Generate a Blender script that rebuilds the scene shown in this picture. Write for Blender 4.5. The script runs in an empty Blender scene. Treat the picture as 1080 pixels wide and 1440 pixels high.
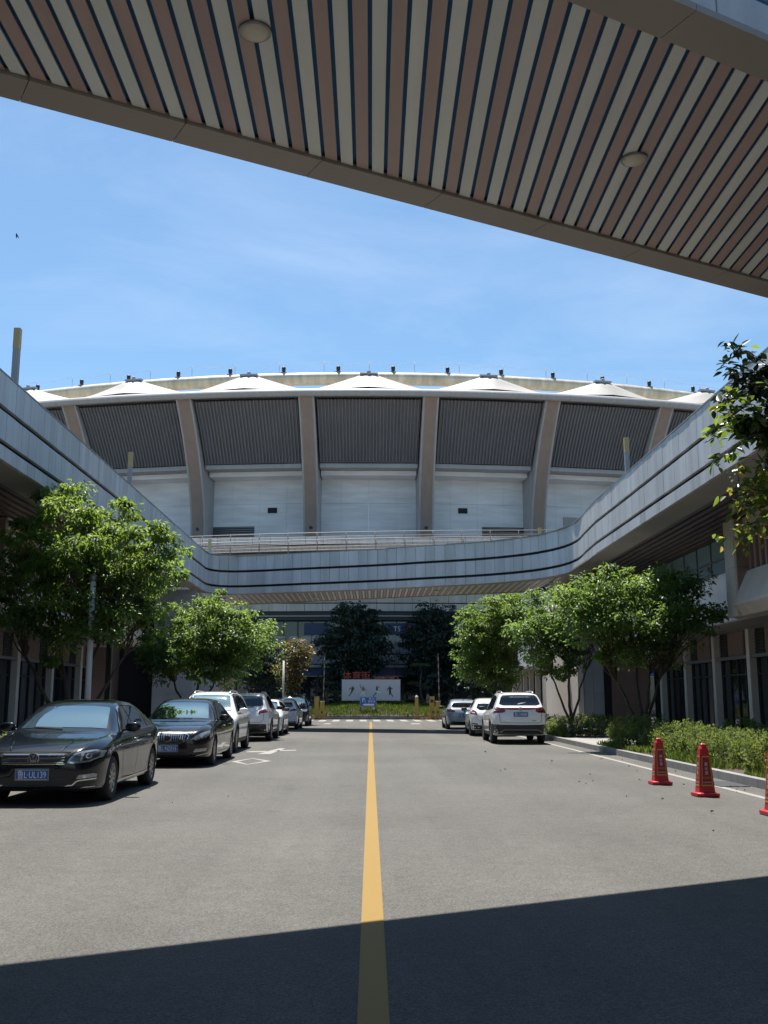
import bpy, bmesh, math, random
import numpy as np
from mathutils import Vector, Matrix
from mathutils.bvhtree import BVHTree
from mathutils.geometry import delaunay_2d_cdt
random.seed(7)
RNG = np.random.default_rng(11)
SC = bpy.context.scene
COL = SC.collection
R = math.radians

# ------------------------------------------------------------------ materials
def nodes_of(name):
    m = bpy.data.materials.new(name); m.use_nodes = True
    nt = m.node_tree
    return m, nt, nt.nodes['Principled BSDF']

def mat(name, col, rough=.6, metal=0.0, spec=.5, var=0.0, vscale=3.0, bump=0.0, bscale=40.0, coat=0.0,
        streak=0.0, speck=0.0, sscale=300.0, stretch=None):
    """Principled with procedural colour variation in object space."""
    m, nt, b = nodes_of(name)
    N, L = nt.nodes, nt.links
    b.inputs['Roughness'].default_value = rough
    b.inputs['Metallic'].default_value = metal
    b.inputs['Specular IOR Level'].default_value = spec
    b.inputs['Coat Weight'].default_value = coat
    b.inputs['Coat Roughness'].default_value = .03
    b.inputs['Base Color'].default_value = (*col, 1)
    tc = N.new('ShaderNodeTexCoord')
    cur = None
    def layer(scale, amt, detail=5, vec=None):
        nonlocal cur
        nz = N.new('ShaderNodeTexNoise'); nz.inputs['Scale'].default_value = scale
        nz.inputs['Detail'].default_value = detail
        if vec is None: L.new(tc.outputs['Object'], nz.inputs['Vector'])
        else: L.new(vec, nz.inputs['Vector'])
        mr = N.new('ShaderNodeMapRange')
        mr.inputs['From Min'].default_value = .25; mr.inputs['From Max'].default_value = .75
        mr.inputs['To Min'].default_value = 1 - amt; mr.inputs['To Max'].default_value = 1 + amt
        L.new(nz.outputs['Fac'], mr.inputs['Value'])
        mx = N.new('ShaderNodeVectorMath'); mx.operation = 'SCALE'
        if cur is None: mx.inputs[0].default_value = col
        else: L.new(cur, mx.inputs[0])
        L.new(mr.outputs['Result'], mx.inputs['Scale'])
        cur = mx.outputs['Vector']
    if var: layer(vscale, var)
    if streak:
        mp = N.new('ShaderNodeMapping'); mp.inputs['Scale'].default_value = stretch or (1, 1, .08)
        L.new(tc.outputs['Object'], mp.inputs['Vector'])
        layer(2.5, streak, 6, mp.outputs['Vector'])
    if speck: layer(sscale, speck, 2)
    if cur is not None: L.new(cur, b.inputs['Base Color'])
    if bump:
        nz = N.new('ShaderNodeTexNoise'); nz.inputs['Scale'].default_value = bscale; nz.inputs['Detail'].default_value = 6
        L.new(tc.outputs['Object'], nz.inputs['Vector'])
        bp = N.new('ShaderNodeBump'); bp.inputs['Strength'].default_value = bump; bp.inputs['Distance'].default_value = .01
        L.new(nz.outputs['Fac'], bp.inputs['Height']); L.new(bp.outputs['Normal'], b.inputs['Normal'])
    return m

def island_var(m, amt):
    """vary the base colour a little from piece to piece (real panels differ in tone)"""
    nt = m.node_tree; N, L = nt.nodes, nt.links
    b = N['Principled BSDF']
    g = N.new('ShaderNodeNewGeometry')
    mr = N.new('ShaderNodeMapRange'); mr.inputs['To Min'].default_value = 1 - amt; mr.inputs['To Max'].default_value = 1 + amt
    L.new(g.outputs['Random Per Island'], mr.inputs['Value'])
    mx = N.new('ShaderNodeVectorMath'); mx.operation = 'SCALE'
    src = b.inputs['Base Color'].links
    if src: L.new(src[0].from_socket, mx.inputs[0])
    else: mx.inputs[0].default_value = b.inputs['Base Color'].default_value[:3]
    L.new(mr.outputs['Result'], mx.inputs['Scale']); L.new(mx.outputs['Vector'], b.inputs['Base Color'])
    return m

def leaf_mat(name, c1, c2, trans, tfac=.45, rough=.42):
    m, nt, b = nodes_of(name)
    N, L = nt.nodes, nt.links
    at = N.new('ShaderNodeAttribute'); at.attribute_name = 'tint'
    mx = N.new('ShaderNodeMix'); mx.data_type = 'RGBA'
    mx.inputs['A'].default_value = (*c1, 1); mx.inputs['B'].default_value = (*c2, 1)
    L.new(at.outputs['Fac'], mx.inputs['Factor'])
    L.new(mx.outputs['Result'], b.inputs['Base Color'])
    b.inputs['Roughness'].default_value = rough
    b.inputs['Specular IOR Level'].default_value = .5
    t = N.new('ShaderNodeBsdfTranslucent')
    mt = N.new('ShaderNodeMix'); mt.data_type = 'RGBA'; mt.blend_type = 'MULTIPLY'; mt.inputs['Factor'].default_value = .55
    mt.inputs['A'].default_value = (*trans, 1); L.new(at.outputs['Fac'], mt.inputs['B'])
    L.new(mt.outputs['Result'], t.inputs['Color'])
    ms = N.new('ShaderNodeMixShader'); ms.inputs['Fac'].default_value = tfac
    L.new(b.outputs['BSDF'], ms.inputs[1]); L.new(t.outputs['BSDF'], ms.inputs[2])
    L.new(ms.outputs['Shader'], N['Material Output'].inputs['Surface'])
    return m

M = {}
# ------------------------------------------------------------------ objects
def tag(o, label=None, cat=None, group=None, kind=None):
    if label: o['label'] = label
    if cat: o['category'] = cat
    if group: o['group'] = group
    if kind: o['kind'] = kind
    return o

ORG = {}
def thing(name, label, cat, loc=(0, 0, 0), group=None, rotz=0.0):
    o = bpy.data.objects.new(name, None); COL.objects.link(o)
    o.location = loc; o.rotation_euler = (0, 0, rotz); o.empty_display_size = .2
    tag(o, label, cat, group); ORG[o] = Vector(loc)
    return o

def link_mesh(name, me, parent=None, org=None):
    o = bpy.data.objects.new(name, me); COL.objects.link(o)
    if parent is not None:
        o.parent = parent; ORG[o] = ORG.get(parent, Vector((0, 0, 0)))
    else: ORG[o] = Vector(org) if org else Vector((0, 0, 0))
    return o

class MB:
    """collects faces and links them as ONE mesh object"""
    def __init__(s): s.v = []; s.f = []; s.m = []; s.mats = []; s.cm = 0; s.sm = []; s.smooth = False
    def mat(s, m):
        if m not in s.mats: s.mats.append(m)
        s.cm = s.mats.index(m); return s
    def face(s, idx): s.f.append(tuple(idx)); s.m.append(s.cm); s.sm.append(s.smooth)
    def add(s, verts, faces):
        o = len(s.v); s.v.extend(tuple(p) for p in verts)
        for f in faces: s.face([o + i for i in f])
    def hexa(s, p):
        s.add(p, [(3, 2, 1, 0), (4, 5, 6, 7), (0, 1, 5, 4), (1, 2, 6, 5), (2, 3, 7, 6), (3, 0, 4, 7)])
    def box(s, x0, x1, y0, y1, z0, z1):
        s.hexa([(x0, y0, z0), (x1, y0, z0), (x1, y1, z0), (x0, y1, z0), (x0, y0, z1), (x1, y0, z1), (x1, y1, z1), (x0, y1, z1)])
    def obox(s, c, ax, ay, az, hx, hy, hz):
        c, ax, ay, az = Vector(c), Vector(ax) * hx, Vector(ay) * hy, Vector(az) * hz
        s.hexa([c - ax - ay - az, c + ax - ay - az, c + ax + ay - az, c - ax + ay - az, c - ax - ay + az, c + ax - ay + az, c + ax + ay + az, c - ax + ay + az])
    def prism(s, poly, z0, z1):
        """vertical prism; poly counter-clockwise in (x, y)"""
        n = len(poly)
        s.add([(x, y, z0) for x, y in poly] + [(x, y, z1) for x, y in poly],
              [tuple(range(n - 1, -1, -1)), tuple(range(n, 2 * n))] + [(i, (i + 1) % n, n + (i + 1) % n, n + i) for i in range(n)])
    def tube(s, pts, r, n=8, caps=True):
        pts = [Vector(p) for p in pts]; k = len(pts)
        rs = r if hasattr(r, '__len__') else [r] * k
        up = None; rings = []
        for i, p in enumerate(pts):
            t = (pts[min(i + 1, k - 1)] - pts[max(i - 1, 0)]).normalized()
            if up is None: up = Vector((0, 0, 1)) if abs(t.z) < .9 else Vector((1, 0, 0))
            a = t.cross(up).normalized(); up = a.cross(t).normalized()
            rings.append([p + (a * math.cos(q) + up * math.sin(q)) * rs[i] for q in [2 * math.pi * j / n for j in range(n)]])
        o = len(s.v)
        for rg in rings: s.v.extend(tuple(q) for q in rg)
        sm = s.smooth; s.smooth = True
        for i in range(k - 1):
            for j in range(n):
                s.face((o + i * n + j, o + i * n + (j + 1) % n, o + (i + 1) * n + (j + 1) % n, o + (i + 1) * n + j))
        s.smooth = sm
        if caps:
            s.face([o + j for j in range(n - 1, -1, -1)]); s.face([o + (k - 1) * n + j for j in range(n)])
    def lathe(s, prof, c=(0, 0, 0), n=16, axis='z', smooth=True, caps=True):
        o = len(s.v); k = len(prof)
        for r, h in prof:
            for j in range(n):
                a = 2 * math.pi * j / n
                p = (r * math.cos(a), r * math.sin(a), h)
                if axis == 'x': p = (p[2], p[0], p[1])
                elif axis == 'y': p = (p[1], p[2], p[0])
                s.v.append((c[0] + p[0], c[1] + p[1], c[2] + p[2]))
        sm = s.smooth; s.smooth = smooth
        for i in range(k - 1):
            for j in range(n):
                s.face((o + i * n + j, o + i * n + (j + 1) % n, o + (i + 1) * n + (j + 1) % n, o + (i + 1) * n + j))
        s.smooth = sm
        if caps and prof[0][0] > 1e-6: s.face([o + j for j in range(n - 1, -1, -1)])
        if caps and prof[-1][0] > 1e-6: s.face([o + (k - 1) * n + j for j in range(n)])
    def grid(s, fn, nu, nv):
        o = len(s.v)
        for i in range(nu + 1):
            for j in range(nv + 1): s.v.append(tuple(fn(i / nu, j / nv)))
        for i in range(nu):
            for j in range(nv):
                a = o + i * (nv + 1) + j
                s.face((a, a + nv + 1, a + nv + 2, a + 1))
    def mesh(s, name, org=Vector((0, 0, 0))):
        me = bpy.data.meshes.new(name)
        ox, oy, oz = org
        me.from_pydata([(x - ox, y - oy, z - oz) for x, y, z in s.v], [], s.f)
        for m in s.mats: me.materials.append(m)
        me.polygons.foreach_set('material_index', s.m)
        me.polygons.foreach_set('use_smooth', s.sm)
        me.update()
        return me
    def build(s, name, parent=None, org=None, sharp=None):
        og = ORG[parent] if parent is not None else (Vector(org) if org else Vector((0, 0, 0)))
        me = s.mesh(name, og)
        if sharp: me.set_sharp_from_angle(angle=R(sharp))
        o = link_mesh(name, me, parent, org)
        if parent is None and org: o.location = org
        return o

def mb(m):
    return MB().mat(m)

def copy_tree(o, parent=None):
    c = o.copy(); COL.objects.link(c)
    if parent is not None: c.parent = parent
    for ch in list(o.children): copy_tree(ch, c)
    return c

_tc = {}
def text_mesh(body, size, extrude=0.0, align='CENTER'):
    """list of (verts, faces) of a text lying in the x-z plane, facing -y"""
    key = (body, size, extrude, align)
    if key in _tc: return _tc[key]
    c = bpy.data.curves.new('lettering', 'FONT'); c.body = body; c.size = size; c.extrude = extrude
    c.align_x = align; c.resolution_u = 2
    o = bpy.data.objects.new('lettering', c); COL.objects.link(o)
    dg = bpy.context.evaluated_depsgraph_get(); dg.update()
    me = bpy.data.meshes.new_from_object(o.evaluated_get(dg))
    vs = [(v.co.x, -v.co.z, v.co.y) for v in me.vertices]; fs = [tuple(p.vertices) for p in me.polygons]
    bpy.data.objects.remove(o); bpy.data.curves.remove(c); bpy.data.meshes.remove(me)
    _tc[key] = (vs, fs); return vs, fs

def put_text(m, body, size, fn, extrude=0.0, align='CENTER', wfix=None):
    """fn maps (x, out, z) of the lettering to a point"""
    vs, fs = text_mesh(body, size, extrude, align)
    sx = 1.0
    if wfix:
        w = max(v[0] for v in vs) - min(v[0] for v in vs); sx = wfix / w
    m.add([fn(v[0] * sx, v[1], v[2]) for v in vs], fs)

def pchip(tab):
    xs = [p[0] for p in tab]; ys = [p[1] for p in tab]; n = len(xs)
    h = [xs[i + 1] - xs[i] for i in range(n - 1)]; d = [(ys[i + 1] - ys[i]) / h[i] for i in range(n - 1)]
    g = [0.0] * n
    for i in range(1, n - 1):
        if d[i - 1] * d[i] > 0:
            w1, w2 = 2 * h[i] + h[i - 1], h[i] + 2 * h[i - 1]
            g[i] = (w1 + w2) / (w1 / d[i - 1] + w2 / d[i])
    g[0], g[-1] = d[0], d[-1]
    def f(x):
        if x <= xs[0]: return ys[0]
        if x >= xs[-1]: return ys[-1]
        i = 0
        while x > xs[i + 1]: i += 1
        t = (x - xs[i]) / h[i]
        return ((1 + 2 * t) * (1 - t) ** 2 * ys[i] + t * (1 - t) ** 2 * h[i] * g[i] + t * t * (3 - 2 * t) * ys[i + 1] + t * t * (t - 1) * h[i] * g[i + 1])
    return f

def catmull(P, k=6):
    P = [Vector(p) for p in P]; out = []
    for i in range(len(P) - 1):
        a, b, c, d = P[max(i - 1, 0)], P[i], P[i + 1], P[min(i + 2, len(P) - 1)]
        for j in range(k):
            t = j / k
            out.append(.5 * ((2 * b) + (c - a) * t + (2 * a - 5 * b + 4 * c - d) * t * t + (3 * b - 3 * c + d - a) * t ** 3))
    out.append(P[-1]); return out
# ================================================================== materials
M['asphalt'] = None
def asphalt():
    m, nt, b = nodes_of('asphalt'); N, L = nt.nodes, nt.links
    tc = N.new('ShaderNodeTexCoord')
    def noise(scale, detail, rough=.5, mp=None):
        n = N.new('ShaderNodeTexNoise'); n.inputs['Scale'].default_value = scale; n.inputs['Detail'].default_value = detail
        n.inputs['Roughness'].default_value = rough
        if mp:
            k = N.new('ShaderNodeMapping'); k.inputs['Scale'].default_value = mp; L.new(tc.outputs['Object'], k.inputs['Vector']); L.new(k.outputs['Vector'], n.inputs['Vector'])
        else: L.new(tc.outputs['Object'], n.inputs['Vector'])
        return n.outputs['Fac']
    def ramp(src, lo, hi, a, c):
        r = N.new('ShaderNodeMapRange'); r.inputs['From Min'].default_value = lo; r.inputs['From Max'].default_value = hi
        r.inputs['To Min'].default_value = a; r.inputs['To Max'].default_value = c; L.new(src, r.inputs['Value']); return r.outputs['Result']
    def mul(a, c):
        x = N.new('ShaderNodeMath'); x.operation = 'MULTIPLY'; L.new(a, x.inputs[0]); L.new(c, x.inputs[1]); return x.outputs[0]
    v = N.new('ShaderNodeTexVoronoi'); v.inputs['Scale'].default_value = 95; L.new(tc.outputs['Object'], v.inputs['Vector'])
    grain = ramp(v.outputs['Color'], 0, 1, .55, 1.5)
    big = ramp(noise(.16, 7, .62), .3, .7, .80, 1.18)
    tracks = ramp(noise(.9, 5, .55, (1, .035, 1)), .3, .7, .88, 1.10)
    med = ramp(noise(5, 6, .65), .3, .7, .9, 1.1)
    fine = ramp(noise(220, 2), .3, .7, .75, 1.25)
    spots = ramp(noise(1.7, 3, .5), .66, .80, 1.0, .72)
    f = mul(mul(mul(mul(grain, big), mul(tracks, med)), fine), spots)
    c = N.new('ShaderNodeVectorMath'); c.operation = 'SCALE'; c.inputs[0].default_value = (.091, .0875, .079); L.new(f, c.inputs['Scale'])
    L.new(c.outputs['Vector'], b.inputs['Base Color'])
    b.inputs['Roughness'].default_value = .88; b.inputs['Specular IOR Level'].default_value = .3
    bp = N.new('ShaderNodeBump'); bp.inputs['Strength'].default_value = .55; bp.inputs['Distance'].default_value = .006
    L.new(v.outputs['Distance'], bp.inputs['Height']); L.new(bp.outputs['Normal'], b.inputs['Normal'])
    return m
M['asphalt'] = asphalt()
def paint(name, col, wear=.5, nz=18):
    """road paint with worn-through grain"""
    m, nt, b = nodes_of(name); N, L = nt.nodes, nt.links
    tc = N.new('ShaderNodeTexCoord')
    n = N.new('ShaderNodeTexNoise'); n.inputs['Scale'].default_value = nz; n.inputs['Detail'].default_value = 8; n.inputs['Roughness'].default_value = .75
    L.new(tc.outputs['Object'], n.inputs['Vector'])
    r = N.new('ShaderNodeMapRange'); r.inputs['From Min'].default_value = .58; r.inputs['From Max'].default_value = .78
    r.inputs['To Max'].default_value = wear
    L.new(n.outputs['Fac'], r.inputs['Value'])
    mp = N.new('ShaderNodeMapping'); mp.inputs['Scale'].default_value = (.6, 22, 1); L.new(tc.outputs['Object'], mp.inputs['Vector'])
    n2 = N.new('ShaderNodeTexNoise'); n2.inputs['Scale'].default_value = 1.2; n2.inputs['Detail'].default_value = 4; L.new(mp.outputs['Vector'], n2.inputs['Vector'])
    r2 = N.new('ShaderNodeMapRange'); r2.inputs['From Min'].default_value = .63; r2.inputs['From Max'].default_value = .75; r2.inputs['To Max'].default_value = wear
    L.new(n2.outputs['Fac'], r2.inputs['Value'])
    mxm = N.new('ShaderNodeMath'); mxm.operation = 'MAXIMUM'; L.new(r.outputs['Result'], mxm.inputs[0]); L.new(r2.outputs['Result'], mxm.inputs[1])
    mx = N.new('ShaderNodeMix'); mx.data_type = 'RGBA'; mx.inputs['A'].default_value = (*col, 1); mx.inputs['B'].default_value = (.12, .115, .11, 1)
    L.new(mxm.outputs[0], mx.inputs['Factor']); L.new(mx.outputs['Result'], b.inputs['Base Color'])
    b.inputs['Roughness'].default_value = .7
    return m
M['yellow_paint'] = paint('yellow_road_paint', (.215, .126, .010), .5, 11)
M['white_paint'] = paint('white_road_paint', (.24, .23, .205), .9)
M['kerb'] = island_var(mat('kerb_granite', (.21, .205, .195), .8, var=.12, vscale=2, speck=.25, sscale=160, bump=.3, bscale=90), .1)
M['paving'] = island_var(mat('paving_stone', (.25, .24, .22), .85, var=.1, vscale=1.2, speck=.15), .1)
M['ground'] = mat('far_paving', (.22, .215, .205), .9, var=.15, vscale=.4)
M['soil'] = mat('soil', (.06, .045, .032), .95, var=.3, vscale=5, bump=.6, bscale=20)
M['panel'] = island_var(mat('pale_grey_cladding', (.50, .505, .505), .42, spec=.5, var=.07, vscale=.7, streak=.17, speck=.10, sscale=120), .08)
M['coping'] = mat('grey_coping', (.25, .25, .255), .5, var=.08)
M['groove'] = mat('dark_groove', (.035, .036, .04), .6)
M['soffit'] = island_var(mat('taupe_soffit_panel', (.32, .29, .255), .55, var=.05, vscale=.6, streak=.03), .03)
M['slat_brown'] = island_var(mat('brown_slat', (.42, .295, .275), .38, var=.06, vscale=1.0, streak=.08, stretch=(2, .1, 1)), .07)
M['slat_cream'] = island_var(mat('cream_slat', (.67, .70, .67), .38, var=.05, vscale=1.0, streak=.07, stretch=(2, .1, 1)), .05)
M['dark'] = mat('dark_recess', (.012, .016, .026), .8)
M['slat_dark'] = island_var(mat('dark_brown_slat', (.105, .078, .068), .45, var=.08), .12)
M['sky_backing'] = mat('sky_tinted_backing', (.06, .22, .46), .8)  # blue colour stands in for sky light between the slats
M['stone'] = island_var(mat('beige_granite', (.68, .58, .48), .6, var=.07, vscale=1, streak=.06, speck=.14, sscale=150), .05)
M['stone_grey'] = island_var(mat('grey_granite', (.36, .38, .41), .55, var=.06, vscale=1, streak=.06, speck=.12, sscale=150), .05)
M['brown_panel'] = island_var(mat('brown_wall_panel', (.23, .16, .13), .5, var=.08, vscale=.8, streak=.06), .07)
M['brown_fin'] = island_var(mat('terracotta_fin', (.30, .19, .155), .5, var=.07, streak=.08), .08)
M['column'] = mat('light_stone_column', (.66, .60, .53), .6, var=.06, streak=.05)
M['mullion'] = mat('dark_mullion', (.03, .032, .036), .4, metal=.3)
M['frame_grey'] = mat('grey_metal', (.22, .225, .235), .4, metal=.5)
def glass(name, col, rough=.03, trans=0.0):
    m, nt, b = nodes_of(name); N, L = nt.nodes, nt.links
    b.inputs['Base Color'].default_value = (*col, 1); b.inputs['Roughness'].default_value = rough
    b.inputs['Specular IOR Level'].default_value = .8
    tc = N.new('ShaderNodeTexCoord'); n = N.new('ShaderNodeTexNoise'); n.inputs['Scale'].default_value = .5; n.inputs['Detail'].default_value = 2
    L.new(tc.outputs['Object'], n.inputs['Vector'])
    bp = N.new('ShaderNodeBump'); bp.inputs['Strength'].default_value = .06; bp.inputs['Distance'].default_value = .1
    L.new(n.outputs['Fac'], bp.inputs['Height']); L.new(bp.outputs['Normal'], b.inputs['Normal'])
    return m
M['glass'] = glass('dark_shop_glass', (.012, .018, .024))
M['glass_blue'] = glass('blue_grey_glass', (.21, .34, .39), .08)
M['black'] = mat('black_metal', (.014, .014, .016), .5)
M['stad_wall'] = mat('stadium_white_wall', (.72, .735, .755), .7, var=.07, vscale=.25, streak=.15, stretch=(.12, .12, .9))
M['stad_grey'] = mat('stadium_grey_concrete', (.36, .365, .375), .7, var=.08, vscale=.5, streak=.08)
M['stad_brown'] = mat('stadium_brown_rib_face', (.27, .21, .175), .65, var=.07, vscale=.6, streak=.08)
M['corrugated'] = mat('corrugated_dark_sheet', (.17, .175, .19), .5, metal=.1, var=.08, vscale=.5)
M['membrane'] = mat('white_roof_membrane', (.30, .285, .255), .6, var=.10, vscale=.4)
M['ring'] = mat('cream_ring_beam', (.55, .49, .37), .55, var=.08, vscale=.5, streak=.28, stretch=(.6, .6, .06))
M['lip'] = mat('roof_edge_gutter', (.33, .33, .33), .5, var=.06, streak=.10)
M['rail'] = mat('grey_rail_paint', (.16, .145, .135), .55, metal=.1, var=.15, vscale=4)
M['white_pole'] = mat('white_painted_pole', (.62, .62, .62), .4, var=.05, streak=.06)
M['lamp_yellow'] = mat('amber_lamp_cover', (.42, .31, .13), .4, var=.05)
M['light_cover'] = mat('opal_light_cover', (.62, .58, .47), .35, var=.03)
M['post_grey'] = mat('grey_lamp_post', (.27, .28, .29), .5, var=.08)
M['blue_sign'] = mat('blue_sign_face', (.02, .11, .36), .4, var=.05)
M['navy_sign'] = mat('navy_fascia', (.012, .035, .12), .4, var=.08)
M['white'] = mat('white_paint', (.75, .75, .74), .5, var=.03)
M['red'] = mat('red_paint', (.42, .035, .02), .5, var=.1)
M['yellow_box'] = mat('yellow_gate_paint', (.36, .235, .04), .45, var=.10, vscale=2, streak=.12)

# ================================================================== world, sun, camera
SUN = Vector((-.10, .34, 1.0)).normalized()
def world():
    w = bpy.data.worlds.new('World'); SC.world = w; w.use_nodes = True
    nt = w.node_tree; N, L = nt.nodes, nt.links
    bg = N['Background']
    sky = N.new('ShaderNodeTexSky'); sky.sky_type = 'NISHITA'; sky.sun_disc = False
    sky.sun_elevation = math.asin(SUN.z); sky.sun_rotation = math.atan2(SUN.x, SUN.y)
    sky.air_density = 1.0; sky.dust_density = .7; sky.ozone_density = 2.6; sky.altitude = 20
    tc = N.new('ShaderNodeTexCoord')
    # faint high cirrus, stretched, on the sky itself
    sp = N.new('ShaderNodeSeparateXYZ'); L.new(tc.outputs['Generated'], sp.inputs[0])
    ad = N.new('ShaderNodeMath'); ad.operation = 'ADD'; ad.inputs[1].default_value = .18; L.new(sp.outputs['Z'], ad.inputs[0])
    dv = N.new('ShaderNodeVectorMath'); dv.operation = 'DIVIDE'
    cb = N.new('ShaderNodeCombineXYZ'); 
    for k in range(3): L.new(ad.outputs[0], cb.inputs[k])
    L.new(tc.outputs['Generated'], dv.inputs[0]); L.new(cb.outputs[0], dv.inputs[1])
    mp = N.new('ShaderNodeMapping'); mp.inputs['Scale'].default_value = (1.0, 2.0, .4); mp.inputs['Rotation'].default_value = (0, 0, R(24))
    mp.inputs['Location'].default_value = (1.35, .7, 0)
    L.new(dv.outputs[0], mp.inputs['Vector'])
    n1 = N.new('ShaderNodeTexNoise'); n1.inputs['Scale'].default_value = 1.4; n1.inputs['Detail'].default_value = 9; n1.inputs['Roughness'].default_value = .62; n1.inputs['Distortion'].default_value = .5
    L.new(mp.outputs['Vector'], n1.inputs['Vector'])
    n2 = N.new('ShaderNodeTexNoise'); n2.inputs['Scale'].default_value = .75; n2.inputs['Detail'].default_value = 3
    L.new(dv.outputs[0], n2.inputs['Vector'])
    r1 = N.new('ShaderNodeMapRange'); r1.inputs['From Min'].default_value = .46; r1.inputs['From Max'].default_value = .80; r1.inputs['To Max'].default_value = .20
    L.new(n1.outputs['Fac'], r1.inputs['Value'])
    r2 = N.new('ShaderNodeMapRange'); r2.inputs['From Min'].default_value = .46; r2.inputs['From Max'].default_value = .70
    L.new(n2.outputs['Fac'], r2.inputs['Value'])
    ml = N.new('ShaderNodeMath'); ml.operation = 'MULTIPLY'; L.new(r1.outputs[0], ml.inputs[0]); L.new(r2.outputs[0], ml.inputs[1])
    mx = N.new('ShaderNodeMix'); mx.data_type = 'RGBA'
    L.new(ml.outputs[0], mx.inputs['Factor']); tn = N.new('ShaderNodeVectorMath'); tn.operation = 'MULTIPLY'; tn.inputs[1].default_value = (.84, 1.02, 1.05); L.new(sky.outputs['Color'], tn.inputs[0]); L.new(tn.outputs[0], mx.inputs['A']); mx.inputs['B'].default_value = (8.5, 9.0, 9.6, 1)
    L.new(mx.outputs['Result'], bg.inputs['Color']); bg.inputs['Strength'].default_value = .080
    s = bpy.data.lights.new('sun', 'SUN'); s.energy = 5.0; s.angle = R(.53); s.color = (1, .955, .89)
    o = bpy.data.objects.new('sun', s); COL.objects.link(o); o.location = (0, 30, 60)
    o.rotation_euler = SUN.to_track_quat('Z', 'Y').to_euler()
    c = bpy.data.cameras.new('camera'); co = bpy.data.objects.new('camera', c); COL.objects.link(co)
    c.sensor_fit = 'HORIZONTAL'; c.sensor_width = 36; c.lens = 1456 / 1080 * 36; c.clip_end = 3000; c.clip_start = .1
    P = math.atan(262.5 / 1456); YAW = math.atan(18 / 1456 * math.cos(P))
    co.location = (0, 0, 1.49); co.rotation_euler = (math.pi / 2 + P, 0, -YAW)
    SC.camera = co
    SC.view_settings.view_transform = 'Standard'; SC.view_settings.look = 'None'; SC.view_settings.gamma = 1
    SC.view_settings.exposure = .95
    SC.cycles.max_bounces = 9; SC.cycles.diffuse_bounces = 6; SC.cycles.transparent_max_bounces = 8
    SC.cycles.use_denoising = True
world()

# ================================================================== ground
m = mb(M['ground']); m.add([(-700, -300, -.012), (700, -300, -.012), (700, 900, -.012), (-700, 900, -.012)], [(0, 1, 2, 3)])
tag(m.build('ground'), kind='structure')
m = mb(M['asphalt']); m.add([(-6.35, -40, 0), (6.55, -40, 0), (6.55, 58, 0), (-6.35, 58, 0)], [(0, 1, 2, 3)])
m.add([(-60, 58, 0), (60, 58, 0), (60, 96, 0), (-60, 96, 0)], [(0, 1, 2, 3)])
tag(m.build('road'), kind='structure')
m = MB()
for sx, x0, x1 in ((1, 6.72, 14), (-1, 6.5, 14)):
    m.mat(M['soil'])
    a, b = sorted((sx * x0, sx * x1)); m.box(a, b, -40, 57.8, -.01, .10)
tag(m.build('planting_soil'), kind='structure')
m = mb(M['paving'])
def pave(x0, x1, y0, y1, s=.6):
    nx, ny = int((x1 - x0) / s), int((y1 - y0) / s)
    for i in range(nx):
        for j in range(ny):
            m.box(x0 + i * s + .004, x0 + (i + 1) * s - .004, y0 + j * s + .004, y0 + (j + 1) * s - .004, .09, .125)
pave(6.75, 13.2, 32.2, 38.0); pave(9.7, 13.3, 20, 32); pave(-13.2, -7.4, 20, 50); pave(9.7, 13.2, 38.4, 52)
tag(m.build('pavement'), kind='structure')
m = mb(M['kerb'])
y = -6.0
while y < 57.5:
    m.box(6.55, 6.72, y + .006, y + .994, -.02, .15); m.box(-6.5, -6.35, y + .006, y + .994, -.02, .15); y += 1.0
tag(m.build('kerb'), kind='structure')

# ------------------------------------------------------------------ road markings
Z1 = .004
m = mb(M['yellow_paint']); m.add([(-.055, -8, Z1), (.10, -8, Z1), (.04, 69, Z1), (-.10, 69, Z1)], [(0, 1, 2, 3)])
tag(m.build('centre_line'), kind='structure')
m = mb(M['white_paint'])
def strip(x0, x1, y0, y1): m.add([(x0, y0, Z1), (x1, y0, Z1), (x1, y1, Z1), (x0, y1, Z1)], [(0, 1, 2, 3)])
strip(5.92, 6.05, 5, 58)
for k in range(-9, 13):
    x = k * .93 + .18; m.add([(x, 70.0, Z1), (x + .48, 70.0, Z1), (x + .40, 75.4, Z1), (x - .08, 75.4, Z1)], [(0, 1, 2, 3)])
strip(2.2, 6.0, 67.7, 67.95)
tag(m.build('crosswalk_markings'), kind='structure')
m = mb(M['white_paint'])
def outline(P, w):
    P = [Vector((x, y)) for x, y in P]; c = sum(P, Vector((0, 0))) / len(P); n = len(P)
    Q = [p + (c - p).normalized() * w for p in P]
    m.add([(p.x, p.y, Z1) for p in P] + [(q.x, q.y, Z1) for q in Q], [(i, (i + 1) % n, n + (i + 1) % n, n + i) for i in range(n)])
outline([(-3.37, 25.6), (-3.0, 27.0), (-2.41, 25.8), (-2.85, 24.4)], .17)
m.add([(x, y, Z1) for x, y in [(-3.55, 29.95), (-3.0, 30.1), (-3.0, 30.7), (-3.55, 30.55)]], [(0, 1, 2, 3)])
m.add([(x, y, Z1) for x, y in [(-3.1, 29.0), (-2.75, 29.0), (-2.6, 32.3), (-2.8, 32.3)]], [(0, 1, 2, 3)])
m.add([(x, y, Z1) for x, y in [(-2.78, 30.6), (-2.2, 30.9), (-2.2, 31.35), (-2.7, 31.2)]], [(0, 1, 2, 3)])
m.add([(x, y, Z1) for x, y in [(2.3, 62.6), (3.0, 62.6), (2.9, 64.6), (2.5, 64.6)]], [(0, 1, 2, 3)])
m.add([(x, y, Z1) for x, y in [(2.5, 49.3), (3.1, 49.3), (3.0, 51.0), (2.75, 51.0)]], [(0, 1, 2, 3)])
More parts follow.
